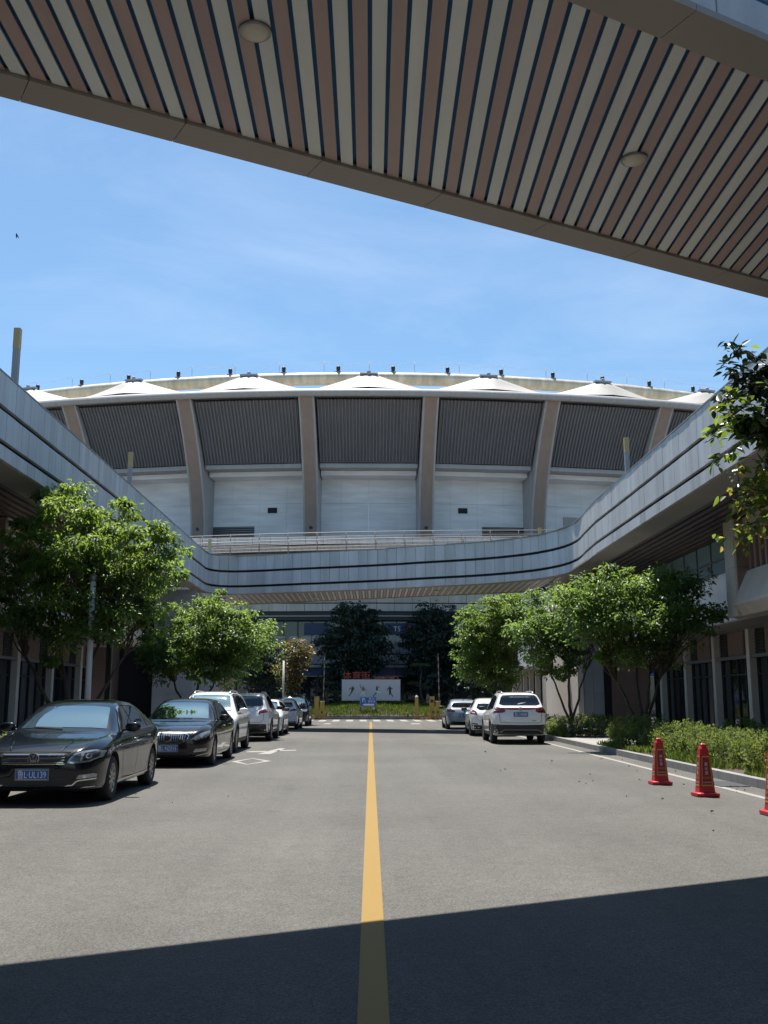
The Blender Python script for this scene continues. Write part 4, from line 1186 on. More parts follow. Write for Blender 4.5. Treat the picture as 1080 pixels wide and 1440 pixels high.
# ---- white SUV facing the camera
sp = base_suv(4.62, 1.70); H = 1.70
sp.update(paint='car_white', chrome=True, mirror_mat='car_white', extra=[
    area('grille', 'trim', [(0, .86), (.40, .85), (.36, .68), (0, .66)], 'front'), lines('grille_bars', 'chrome', [[(0, .81), (.37, .80)], [(0, .73), (.36, .73)]], 'front', .02),
    light('headlight', 'lens', [(.46, .74), (.80, .78), (.86, .88), (.70, .88), (.5, .83)], 'front', [('reflector', 'bulb', circ(.66, .815, .045))]),
    area('lower_intake', 'trim', [(0, .55), (.6, .55), (.78, .48), (.74, .34), (0, .34)], 'front'),
    lines('bonnet_gap', 'well', [[(.45, .87), (.66, .96), (.76, 1.03)]], 'front', .008, .005), lines('wiper', 'trim', [[(.02, 1.15), (.52, 1.165)]], 'front', .025, .014),
    light('tail_light', 'tail', [(.5, .88), (.84, .90), (.84, 1.02), (.5, 1.0)], 'rear'), lambda c: c['plate']('鲁L·5K072', .50, True)])
car('sport_utility_car', 'white sport utility car facing the camera, behind the dark grey saloon', sp, (-4.70, 31.4), math.pi, 'cars parked along the left side')
# ---- white SUV, tail towards the camera
sp = base_suv(4.80, 1.71); H = 1.71; sp['rear_window'] = [(0, 1.22), (.58, 1.23), (.67, 1.27), (.61, H - .17), (.54, H - .13), (0, H - .115)]
sp.update(paint='car_white', mirror_mat='trim', extra=[
    light('tail_light', 'tail', [(.52, .93), (.62, .98), (.87, 1.01), (.87, 1.12), (.72, 1.12), (.54, 1.06)], 'rear', [('lamp_inset', 'tail_dark', [(.60, .99), (.80, 1.02), (.80, 1.05), (.62, 1.04)])]),
    area('rear_bumper', 'trim', [(0, .62), (.86, .60), (.86, .34), (0, .34)], 'rear', .008), lines('tailgate_gap', 'well', [[(0, .66), (.60, .67), (.70, .76), (.72, 1.12)]], 'rear', .01, .006),
    light('reflector', 'tail_dark', [(.45, .53), (.74, .54), (.74, .58), (.45, .57)], 'rear', off=.013), lines('exhaust_trim', 'chrome', [[(.45, .40), (.70, .41)]], 'rear', .03, .013),
    lines('rear_wiper', 'trim', [[(0, 1.175), (.34, 1.20)]], 'rear', .022, .02, False),
    vw_badge(False, 1.02, .055), lambda c: c['plate']('鲁L·C6358', .86, False),
    light('headlight', 'lens', [(.5, .76), (.85, .80), (.85, .88), (.5, .86)], 'front')])
car('sport_utility_car', 'white sport utility car showing its tail with dark red lights, in the left row', sp, (-4.52, 39.8), 0, 'cars parked along the left side')

def base_hatch(L_, H):
    c = L_ / 4.3
    return dict(L=L_, H=H, roofw=.585, hmax=H - .95, wheel=.315, axf=.86 * c, axr=3.48 * c,
        top=[(0, .68), (.05, .74), (.2, .83), (.6, .93), (.95, .985), (1.1 * c, 1.02), (1.25 * c, 1.10), (1.8 * c, H - .10), (2.1 * c, H - .025), (2.5 * c, H), (3.2 * c, H - .03), (3.75 * c, H - .12), (3.9 * c, H - .18), (4.14 * c, 1.04), (L_ - .06, .95), (L_, .84)],
        belt=[(0, .62), (.1, .69), (.5, .82), (1.1, .90), (1.5, .925), (3.0, .965), (3.7, 1.0), (L_ - .25, .98), (L_, .76)],
        width=[(0, .58), (.04, .66), (.12, .74), (.28, .82), (.55, .87), (.9, .89), (1.4, .88), (2.4, .888), (3.4, .892), (3.8, .87), (L_ - .28, .835), (L_ - .10, .78), (L_ - .03, .72), (L_, .64)],
        bottom=[(0, .26), (.1, .19), (.5, .18), (3.3, .18), (3.9, .22), (L_ - .1, .28), (L_, .36)],
        windscreen=[(0, 1.06), (.45, 1.055), (.64, 1.04), (.55, H - .16), (.51, H - .115), (.3, H - .095), (0, H - .09)],
        rear_window=[(0, 1.06), (.52, 1.07), (.62, 1.12), (.56, H - .22), (.50, H - .185), (0, H - .175)],
        side_windows=[[(1.42, .985), (2.16, 1.0), (2.13, H - .10), (1.9, H - .12), (1.68, H - .24)], [(2.20, 1.0), (3.0, 1.02), (2.96, H - .135), (2.17, H - .10)], [(3.04, 1.025), (3.45, 1.06), (3.30, H - .22), (3.01, H - .145)]],
        outline=[(1.35, .965), (2.2, .98), (3.55, 1.04), (3.32, H - .19), (2.2, H - .08), (1.85, H - .12)],
        doors=[[(1.28, .9), (1.26, .6), (1.32, .28), (2.12, .27), (2.17, .6), (2.18, .98)], [(2.2, .27), (2.8, .28), (2.98, .5), (3.1, .7), (3.08, 1.0)]],
        handles=[(2.0, .86), (2.9, .88)], mirror=(1.50, 1.0), fin=3.5)
sp = base_hatch(4.35, 1.47)
sp.update(paint='car_pearl', mirror_mat='trim', extra=[
    area('grille', 'trim', [(0, .68), (.40, .68), (.36, .60), (0, .59)], 'front'), area('lower_intake', 'trim', [(0, .42), (.55, .42), (.60, .28), (0, .28)], 'front'),
    light('headlight', 'lens', [(.46, .62), (.80, .66), (.83, .76), (.68, .76), (.5, .70)], 'front', [('reflector', 'bulb', circ(.62, .69, .036))]),
    lines('bonnet_gap', 'well', [[(.45, .71), (.62, .83), (.73, .92)]], 'front', .008, .005), lines('wiper', 'trim', [[(.02, 1.06), (.48, 1.075)]], 'front', .025, .014),
    light('tail_light', 'tail', [(.5, .80), (.80, .82), (.80, .95), (.5, .93)], 'rear'), lambda c: c['plate']('鲁L·7D261', .46, True)])
car('hatchback_car', 'small pearl white hatchback facing the camera, fifth in the left row', sp, (-4.50, 44.9), math.pi, 'cars parked along the left side')
sp = base_hatch(4.45, 1.50)
sp.update(paint='car_pearl', mirror_mat='trim', extra=[
    light('tail_light', 'tail', [(.50, .86), (.62, .90), (.83, .91), (.83, 1.0), (.68, 1.0), (.50, .95)], 'rear'), area('rear_bumper', 'trim', [(0, .40), (.80, .40), (.78, .29), (0, .29)], 'rear'),
    lines('tailgate_gap', 'well', [[(0, .60), (.56, .61), (.66, .72), (.68, .98)]], 'rear', .01, .006),
    light('headlight', 'lens', [(.48, .64), (.82, .68), (.82, .76), (.5, .74)], 'front'), lambda c: c['plate']('鲁L·3P915', .72, False)])
car('hatchback_car', 'white hatchback showing its tail and red light, sixth in the left row', sp, (-4.46, 53.8), 0, 'cars parked along the left side')
sp = base_suv(4.7, 1.74)
sp.update(paint='car_navy', mirror_mat='car_navy', chrome=True, extra=[
    area('grille', 'trim', [(0, .88), (.40, .86), (.36, .66), (0, .64)], 'front'), lines('grille_bars', 'chrome', [[(0, .80), (.37, .79)], [(0, .72), (.36, .72)]], 'front', .02),
    light('headlight', 'lens', [(.46, .76), (.82, .80), (.86, .90), (.70, .90), (.5, .85)], 'front', [('reflector', 'bulb', circ(.66, .83, .045))]),
    area('lower_intake', 'trim', [(0, .52), (.7, .52), (.70, .36), (0, .36)], 'front'), light('tail_light', 'tail', [(.5, .88), (.84, .90), (.84, 1.02), (.5, 1.0)], 'rear'), lambda c: c['plate']('鲁L·8B430', .56, True)])
car('sport_utility_car', 'dark navy sport utility car at the far end of the left row', sp, (-4.38, 60.2), math.pi, 'cars parked along the left side')

# ---- right row
sp = base_suv(4.57, 1.72); H = 1.72; sp['rear_window'] = [(0, 1.26), (.56, 1.265), (.68, 1.31), (.61, H - .17), (.54, H - .12), (0, H - .10)]
sp['top'][-3:] = [(4.34, 1.28), (4.50, 1.19), (4.57, 1.02)]; sp['belt'][-2:] = [(4.3, 1.14), (4.57, .95)]
def oval_badge(z):
    def f(ctx):
        o, y, s = disc(ctx, 'badge', 0, z, .062, False, [(1, 'chrome', .016), (.84, 'tail', .018)])
        bars(ctx, 'badge_mark', 'chrome', [((-.02, -.03), (-.02, .03)), ((.02, -.03), (.02, .03)), ((-.02, .0), (.02, .0))], 0, y, z, .012, s, .024, o)
    return f
sp.update(paint='car_white', mirror_mat='trim', rail_mat='alloy', spokes=5, extra=[
    light('tail_light', 'tail', [(.50, 1.07), (.58, 1.03), (.91, 1.02), (.91, 1.20), (.80, 1.215), (.52, 1.19)], 'rear', [('lamp_inset', 'tail_dark', [(.60, 1.05), (.86, 1.045), (.86, 1.085), (.62, 1.09)]), ('lamp_inset', 'tail_dark', [(.56, 1.13), (.86, 1.13), (.86, 1.165), (.58, 1.16)])]),
    area('light_bar', 'tail', [(0, 1.19), (.53, 1.19), (.53, 1.15), (.40, 1.13), (0, 1.12)], 'rear', .010),
    area('rear_bumper', 'trim', [(0, .63), (.62, .64), (.90, .66), (.90, .36), (.78, .34), (0, .34)], 'rear', .008), 
    area('skid_plate', 'alloy', [(0, .40), (.52, .40), (.62, .36), (.60, .345), (0, .345)], 'rear', .014), lines('bumper_trim', 'frame_grey', [[(0, .475), (.55, .475), (.70, .40)]], 'rear', .02, .016),
    lines('tailgate_gap', 'well', [[(0, .70), (.62, .705), (.68, .74), (.70, 1.02)]], 'rear', .010, .007),
    light('reflector', 'tail_dark', [(.60, .60), (.84, .62), (.84, .65), (.62, .63)], 'rear', off=.015),
    lines('rear_wiper', 'alloy', [[(-.06, 1.30), (.02, 1.32), (.22, 1.36)]], 'rear', .03, .02, False), lines('model_lettering', 'chrome', [[(.50, .78), (.36, .78)]], 'rear', .022, .009, True),
    lines('rear_spoiler', 'trim', [[(0, H - .105), (.53, H - .12)]], 'rear', .02, .01),
    oval_badge(1.155), lambda c: c['plate']('鲁L·N9088', .98, False),
    light('headlight', 'lens', [(.5, .78), (.85, .82), (.85, .90), (.5, .88)], 'front')])
car('sport_utility_car', 'white sport utility car with a full width red light strip, in the right row', sp, (4.98, 37.2), R(-.6), 'cars parked along the right side')
sp = base_hatch(4.36, 1.52)
sp.update(paint='car_white', mirror_mat='trim', extra=[
    light('tail_light', 'tail', [(.60, .84), (.72, .87), (.85, .89), (.84, 1.02), (.74, 1.04), (.64, .98)], 'rear', [('lamp_inset', 'plate_ink', [(.68, .91), (.80, .93), (.80, .95), (.69, .94)])]),
    area('rear_bumper', 'trim', [(0, .42), (.82, .46), (.80, .29), (0, .29)], 'rear'), light('reflector', 'tail', [(.58, .46), (.80, .49), (.80, .53), (.60, .51)], 'rear', off=.014),
    lines('tailgate_gap', 'well', [[(0, .60), (.52, .61), (.62, .70), (.62, .95)]], 'rear', .01, .006),
    light('headlight', 'lens', [(.48, .64), (.82, .68), (.82, .76), (.5, .74)], 'front'), lambda c: c['plate']('鲁L·6R217', .70, False)])
car('hatchback_car', 'white hatchback with raised teardrop rear lights, second in the right row', sp, (4.93, 44.5), R(-1.5), 'cars parked along the right side')
sp = base_hatch(4.29, 1.48)
sp.update(paint='car_silver', mirror_mat='trim', extra=[
    light('tail_light', 'tail_dark', [(.46, .86), (.60, .85), (.84, .87), (.84, .98), (.66, .98), (.48, .92)], 'rear', [('lamp_inset', 'tail', [(.56, .88), (.80, .90), (.80, .92), (.58, .91)])]),
    area('rear_bumper', 'trim', [(0, .38), (.62, .40), (.78, .36), (.76, .28), (0, .28)], 'rear'), lines('bumper_crease', 'frame_grey', [[(0, .60), (.80, .62)]], 'rear', .014, .006),
    vw_badge(False, .90, .06), light('headlight', 'lens', [(.48, .64), (.82, .68), (.82, .76), (.5, .74)], 'front'), lambda c: c['plate']('鲁L·F6M20', .68, False)])
car('hatchback_car', 'pale silver hatchback with dark rear lights at the far end of the right row', sp, (4.58, 53.8), 0, 'cars parked along the right side')
# ---- two cars beyond the island, in the shade
sp = base_sedan(4.7, 1.46)
sp.update(paint='car_navy', mirror_mat='car_navy', chrome=True, extra=[light('tail_light', 'tail', [(.5, .78), (.82, .78), (.82, .92), (.5, .92)], 'rear'), light('headlight', 'lens', [(.5, .62), (.84, .66), (.84, .74), (.5, .70)], 'front')])
car('saloon_car', 'dark blue saloon in deep shade behind the barrier on the right', sp, (8.3, 86.6), R(84), 'cars in the shade beyond the island')
sp = base_sedan(4.75, 1.47)
sp.update(paint='car_silver', mirror_mat='car_silver', chrome=True, extra=[light('tail_light', 'tail', [(.5, .78), (.82, .78), (.82, .92), (.5, .92)], 'rear'), light('headlight', 'lens', [(.5, .62), (.84, .66), (.84, .74), (.5, .70)], 'front')])
car('saloon_car', 'silver saloon half hidden behind the white signboard', sp, (3.0, 88.3), R(87), 'cars in the shade beyond the island')
# ================================================================== vegetation
M['leaf'] = leaf_mat('green_leaf', (.024, .058, .013), (.068, .125, .023), (.38, .55, .07), .46, .46)
M['leaf_deep'] = leaf_mat('deep_green_leaf', (.021, .052, .017), (.054, .104, .028), (.30, .48, .08), .44, .46)
M['leaf_dark'] = leaf_mat('dark_needle_leaf', (.012, .026, .018), (.028, .052, .032), (.06, .11, .04), .22, .5)
M['leaf_rust'] = leaf_mat('reddish_brown_leaf', (.055, .035, .018), (.10, .072, .03), (.28, .18, .05), .35, .45)
M['leaf_near'] = leaf_mat('autumn_green_leaf', (.022, .050, .012), (.05, .095, .02), (.30, .42, .05), .42, .3)
M['leaf_shade'] = leaf_mat('shade_tinted_leaf', (.008, .020, .010), (.018, .040, .016), (.05, .09, .02), .12, .33)  # backlit shade of the upper branch, put into a darker leaf colour
M['leaf_yellow'] = leaf_mat('yellowing_leaf', (.12, .13, .025), (.34, .25, .03), (.70, .60, .08), .45, .35)
M['leaf_hedge'] = leaf_mat('hedge_leaf', (.05, .09, .022), (.16, .21, .050), (.36, .46, .08), .34, .6)
M['leaf_pine'] = leaf_mat('pine_needle', (.03, .055, .022), (.085, .115, .045), (.16, .22, .06), .25, .5)
M['leaf_red'] = leaf_mat('red_orange_leaf', (.22, .06, .025), (.40, .13, .05), (.6, .2, .06), .4, .4)
M['leaf_dry'] = leaf_mat('dry_brown_leaf', (.035, .022, .013), (.10, .065, .035), (.12, .07, .03), .12, .7)
M['grass'] = leaf_mat('grass_blade', (.055, .105, .016), (.14, .21, .03), (.34, .44, .07), .3, .5)
M['bark'] = mat('grey_brown_bark', (.075, .058, .045), .9, var=.3, vscale=6, streak=.3, stretch=(6, 6, .6), bump=.8, bscale=30)
M['lime_bark'] = mat('limewashed_bark', (.42, .40, .37), .9, var=.2, vscale=8, bump=.6, bscale=30)

def leaves(name, parent, C, D, Nn, size, wid, mats, mi, tint, org, fold=.12, ovate=False):
    """one mesh of folded leaves: C base points, D directions, Nn normals (n x 3)"""
    n = len(C)
    D = D / np.linalg.norm(D, axis=1, keepdims=True)
    S = np.cross(D, Nn); S /= np.maximum(np.linalg.norm(S, axis=1, keepdims=True), 1e-6)
    Q = np.cross(S, D)
    l = size[:, None]; w = l * wid
    if ovate:
        prof = [(.12, .45, .3), (.34, .98, .9), (.62, .80, .7), (.86, .34, .2)]
        P = np.empty((n, 10, 3)); P[:, 0] = C; P[:, 9] = C + D * l - Q * l * fold * 2.2
        for k, (u, ww, q) in enumerate(prof):
            b = C + D * l * u - Q * l * fold * 2.0 * u * u
            P[:, 1 + k] = b + S * w * ww + Q * l * fold * q; P[:, 5 + k] = b - S * w * ww + Q * l * fold * q
        quads = [(0, 1, 2, 9), (9, 2, 3, 4), (0, 9, 6, 5), (9, 8, 7, 6)]; nv = 10
    else:
        quads = None; nv = 4
        P = np.empty((n, 4, 3)); P[:, 0] = C; P[:, 2] = C + D * l - Q * l * fold
        P[:, 1] = C + D * l * .45 + S * w + Q * l * fold; P[:, 3] = C + D * l * .45 - S * w + Q * l * fold
    P = P.reshape(-1, 3) - np.array(org)
    me = bpy.data.meshes.new(name)
    me.vertices.add(nv * n); me.vertices.foreach_set('co', P.astype(np.float32).ravel())
    idx = np.arange(nv * n).reshape(n, nv); cf = quads or [(0, 1, 2), (0, 2, 3)]; nf = len(cf); k = len(cf[0])
    F = np.concatenate([idx[:, list(q)] for q in cf], 1).reshape(-1)
    me.loops.add(k * nf * n); me.loops.foreach_set('vertex_index', F.astype(np.int32))
    me.polygons.add(nf * n); me.polygons.foreach_set('loop_start', np.arange(0, k * nf * n, k, dtype=np.int32))
    me.polygons.foreach_set('material_index', np.repeat(mi, nf).astype(np.int32))
    for mt in mats: me.materials.append(mt)
    me.update(calc_edges=True)
    a = me.attributes.new('tint', 'FLOAT', 'FACE'); a.data.foreach_set('value', np.repeat(tint, nf).astype(np.float32))
    return link_mesh(name, me, parent, org if parent is None else None)

def rnd(n): 
    v = RNG.normal(size=(n, 3)); return v / np.linalg.norm(v, axis=1, keepdims=True)

def clumps_in(lobes, n, shell=.55):
    """clump centres spread through a union of ellipsoids, denser towards the outside"""
    vol = np.array([l[3] * l[4] * l[5] for l in lobes]); vol = vol / vol.sum(); out = []
    for l, q in zip(lobes, vol):
        k = max(3, int(n * q)); d = rnd(k); r = RNG.uniform(shell ** 3, 1, k) ** (1 / 3)
        k2 = k // 4; r[:k2] = RNG.uniform(.2, .7, k2)
        out.append(np.array(l[:3]) + d * r[:, None] * np.array(l[3:6]))
    return np.concatenate(out)

def limb(m, a, b, r0, r1, sag=.12, k=6, wob=.05):
    a, b = Vector(a), Vector(b); L = (b - a).length; pts = []
    for i in range(k + 1):
        t = i / k; p = a.lerp(b, t); p.z += sag * L * math.sin(math.pi * t) * .6 
        if 0 < i < k: p += Vector((random.uniform(-1, 1), random.uniform(-1, 1), random.uniform(-.5, .5))) * wob * L
        pts.append(p)
    m.tube(pts, [r0 + (r1 - r0) * (i / k) ** .8 for i in range(k + 1)], 7)
    return pts

def tree(name, label, base, lobes, ncl, per, lsize, mats, stems, group, zfork=1.2, r0=.11, crad=.42, lime=False, droop=.35, weights=None, shell=.55, wid=.30, keep=None, ovate=False):
    t = thing(name, label, 'tree', base, group)
    CL = clumps_in(lobes, ncl, shell)
    o_ = RNG.uniform(0, 1, len(CL)) < .24; cc = np.mean([l[:3] for l in lobes], 0)
    CL[o_] = cc + (CL[o_] - cc) * RNG.uniform(1.06, 1.30, (o_.sum(), 1)) 
    for i in np.where(o_)[0]:                                   # sprays stay joined to the crown
        for _ in range(12):
            if np.sort(np.linalg.norm(CL - CL[i], axis=1))[2] < crad * 1.15: break
            CL[i] = cc + (CL[i] - cc) * .95
    m = mb(M['bark']); b = Vector(base); forks = []
    m.tube([b + Vector((0, 0, -.05)), b + Vector((0, 0, .1)), b + Vector((.02, 0, .35))], [r0 * 1.5, r0 * 1.2, r0 * 1.05], 10)
    for dx, dy, z, rr in stems:
        p = limb(m, b + Vector((0, 0, .3)), b + Vector((dx, dy, z)), rr, rr * .5, .02, 6, .025); forks.append((p[-1], rr * .5)); forks.append((p[-3], rr * .6))
    fp = np.array([tuple(f[0]) for f in forks])
    sel = np.concatenate([np.where(o_)[0], RNG.permutation(len(CL))[:60]])
    for i in sel:
        c = CL[i]; j = int(np.argmin(np.linalg.norm(fp - c, axis=1) + np.maximum(0, fp[:, 2] - c[2]) * .6)); f, rr = forks[j]
        limb(m, f, c, min(rr * .7, .035), .006, .10, 5, .06)
    m.build('trunk', t)
    if lime:
        m = mb(M['lime_bark']); m.tube([b + Vector((0, 0, -.02)), b + Vector((0, 0, .12)), b + Vector((.02, 0, .42))], [r0 * 1.56, r0 * 1.26, r0 * 1.13], 12); m.build('limewash', t)
    n = len(CL); cnt = np.maximum(4, (per * RNG.uniform(.45, 1.5, n))).astype(int); tot = cnt.sum()
    ci = np.repeat(np.arange(n), cnt); rad = crad * RNG.uniform(.5, 1.4, n); rad[o_] *= .62
    off = rnd(tot) * (RNG.uniform(0, 1, tot) ** .45)[:, None] * rad[ci][:, None]; off[:, 2] *= .5
    C = CL[ci] + off
    cen = np.array(lobes[0][:3]); D = off / rad[ci][:, None] + .55 * rnd(tot); D[:, 2] -= droop
    Nn = rnd(tot) * .75; Nn[:, 2] += 1.0
    sz = lsize * RNG.uniform(.6, 1.25, tot)
    ct = RNG.uniform(0, 1, n)
    tint = np.clip(.55 * ct[ci] + .45 * RNG.uniform(0, 1, tot), 0, 1)
    mi = np.zeros(tot, int)
    if len(mats) > 1: mi = np.where(RNG.uniform(0, 1, tot) < (weights(C) if weights else .15), 1, 0)
    leaves('crown', t, C, D, Nn, sz, wid, [M[x] for x in mats], mi, tint, base, .12, ovate)
    return t

LT, RT = 'trees along the left side of the road', 'trees along the right side of the road'
tree('broadleaf_tree', 'large bright green tree behind the black saloon and the white pole', (-7.3, 26.0, .1),
     [(-7.2, 26, 4.7, 2.35, 2.1, 1.75), (-7.5, 26, 6.05, 1.3, 1.3, .95), (-5.7, 25.8, 5.0, 1.15, 1.3, 1.0), (-9.1, 26.2, 4.2, 1.25, 1.4, 1.15), (-6.1, 25.6, 3.4, 1.15, 1.3, .75), (-8.0, 25.6, 3.2, 1.2, 1.2, .8)],
     265, 108, .118, ['leaf', 'leaf_deep'], [(-1.3, .1, 2.4, .075), (-.5, .3, 2.6, .085), (.55, -.1, 2.7, .08), (1.1, .2, 2.4, .06)], LT, crad=.40, r0=.13, wid=.27, ovate=True, weights=lambda C: np.clip(.85 - (C[:, 2] - 3.2) * .32, .05, .8))
tree('broadleaf_tree', 'dark rounded tree behind the white sport utility car in the left row', (-6.9, 40.5, .1),
     [(-6.7, 40, 3.75, 2.0, 2.0, 1.6), (-5.2, 39.6, 3.9, 1.45, 1.5, 1.2), (-7.7, 40, 3.0, 1.1, 1.4, 1.2), (-6.3, 40, 5.0, 1.2, 1.2, .6), (-4.6, 39.6, 4.3, .9, 1.0, .8), (-5.4, 39.6, 2.9, 1.4, 1.4, .95)],
     275, 78, .138, ['leaf', 'leaf_deep'], [(-.7, .1, 2.0, .07), (.2, .2, 2.2, .08), (.9, 0, 2.1, .06)], LT, crad=.44, r0=.12, weights=lambda C: np.clip(1.15 - (C[:, 2] - 2.2) * .36, .1, .95))
tree('ornamental_tree', 'small rusty brown leaved tree at the end of the left row', (-4.95, 61.5, .05),
     [(-4.6, 61, 3.7, 1.15, 1.1, 1.25), (-4.0, 60.8, 4.4, .75, .8, .6), (-4.6, 61, 2.3, .8, .8, .6)], 120, 26, .17, ['leaf_rust', 'leaf'], [(-.3, .1, 1.9, .045), (.4, 0, 2.1, .045)], LT, crad=.38, r0=.07, weights=lambda C: np.where(C[:, 0] < -5.0, .5, .12))
tree('broadleaf_tree', 'broad dark green tree with a whitewashed foot behind the trimmed hedge', (8.05, 31.2, .1),
     [(7.9, 30.8, 4.0, 2.1, 1.8, 1.05), (6.9, 30.6, 4.75, 1.0, 1.2, .65), (8.9, 31, 4.75, 1.15, 1.1, .6), (9.6, 30.9, 3.9, 1.0, .9, .5), (6.3, 30.6, 3.6, .9, 1.0, .75), (8.2, 31, 2.9, 1.5, 1.3, .6), (5.9, 30.6, 4.3, .6, .8, .5)],
     265, 90, .125, ['leaf', 'leaf_deep'], [(-.75, 0, 1.9, .07), (-.1, .1, 2.2, .08), (.6, .1, 2.0, .07), (.2, -.2, 2.1, .06)], RT, crad=.40, r0=.16, lime=True, weights=lambda C: np.clip(1.15 - (C[:, 2] - 3.0) * .32, .4, .95))
tree('broadleaf_tree', 'forked tree with a whitewashed foot between the hedges, left of the broad tree', (7.65, 40.4, .1),
     [(7.4, 40.2, 4.5, 1.7, 1.6, 1.3), (6.3, 40, 3.9, 1.1, 1.2, 1.0), (8.6, 40, 5.2, 1.2, 1.2, 1.0), (7.2, 40, 2.9, 1.2, 1.2, .7)],
     215, 78, .138, ['leaf', 'leaf_deep'], [(-.7, 0, 2.3, .06), (.05, .2, 2.6, .07), (.65, .1, 2.4, .06)], RT, crad=.42, r0=.13, lime=True, weights=lambda C: np.clip(1.1 - (C[:, 2] - 3.2) * .26, .35, .95))
tree('broadleaf_tree', 'tall green tree beyond the white cars, beside the far skywalk', (7.3, 56.0, .1),
     [(6.6, 55, 5.2, 1.8, 1.8, 1.9), (5.5, 54.8, 4.2, 1.2, 1.3, 1.2), (7.5, 55, 6.2, 1.2, 1.3, 1.1), (6.2, 55, 2.9, 1.8, 1.8, .9), (5.3, 55, 5.6, .8, .8, .7)],
     270, 66, .165, ['leaf', 'leaf_deep'], [(-.8, 0, 2.3, .07), (.1, .2, 2.8, .08), (.8, .1, 2.5, .06)], RT, crad=.46, r0=.14, weights=lambda C: np.clip(1.1 - (C[:, 2] - 3.0) * .30, .2, .95))
# tall dark trees on the far side of the island
FT = 'dark trees between the island and the stadium'
tree('evergreen_tree', 'tall dark evergreen behind the white signboard', (-1.4, 85, .05), [(-1.4, 85, 6.4, 2.4, 2.2, 2.4), (-2.9, 85, 5.4, 1.7, 1.6, 1.9), (0.4, 85, 5.6, 1.7, 1.6, 1.9), (-1.9, 85, 8.3, 1.3, 1.4, .9), (-.6, 85, 8.4, 1.3, 1.4, .8), (-1.3, 85, 3.3, 2.8, 2.0, 1.3)],
     430, 34, .26, ['leaf_dark'], [(-.6, 0, 5, .12), (.3, .2, 6, .13), (.9, 0, 4, .1)], FT, crad=.55, r0=.2, droop=.5)
tree('evergreen_tree', 'tall dark evergreen right of the signboard, behind the striped barrier', (5.3, 86, .05), [(5.2, 86, 6.4, 2.3, 2.2, 2.4), (6.8, 86, 5.4, 2.0, 1.8, 2.2), (3.7, 86, 5.4, 1.5, 1.6, 2.0), (4.7, 86, 8.5, 1.3, 1.4, 1.0), (6.0, 86, 8.3, 1.2, 1.4, .9), (5.4, 86, 3.2, 2.8, 2.0, 1.3), (8.6, 85, 4.6, 2.0, 1.7, 2.3)],
     520, 34, .26, ['leaf_dark'], [(-.6, 0, 5, .12), (.3, .2, 6, .13), (.9, 0, 4, .1)], FT, crad=.55, r0=.2, droop=.5)
tree('evergreen_tree', 'dark spreading tree in the shade beyond the right row of cars', (10.0, 80, .05), [(9.6, 79, 4.6, 2.4, 2.2, 2.4), (11, 79, 5.6, 2.0, 2.0, 2.0), (8.6, 79, 3.0, 1.9, 1.8, 1.5)],
     240, 30, .28, ['leaf_dark'], [(-.6, 0, 3, .12), (.3, .2, 4, .13)], FT, crad=.6, r0=.2, droop=.5)
tree('evergreen_tree', 'dark tree in the shade beyond the left row of cars', (-8.8, 78, .05), [(-8.4, 77, 4.4, 2.0, 2.2, 2.2), (-6.9, 77, 3.2, 1.2, 1.6, 1.5)],
     200, 30, .28, ['leaf_dark'], [(-.6, 0, 3, .12), (.3, .2, 4, .13)], FT, crad=.6, r0=.2, droop=.5)

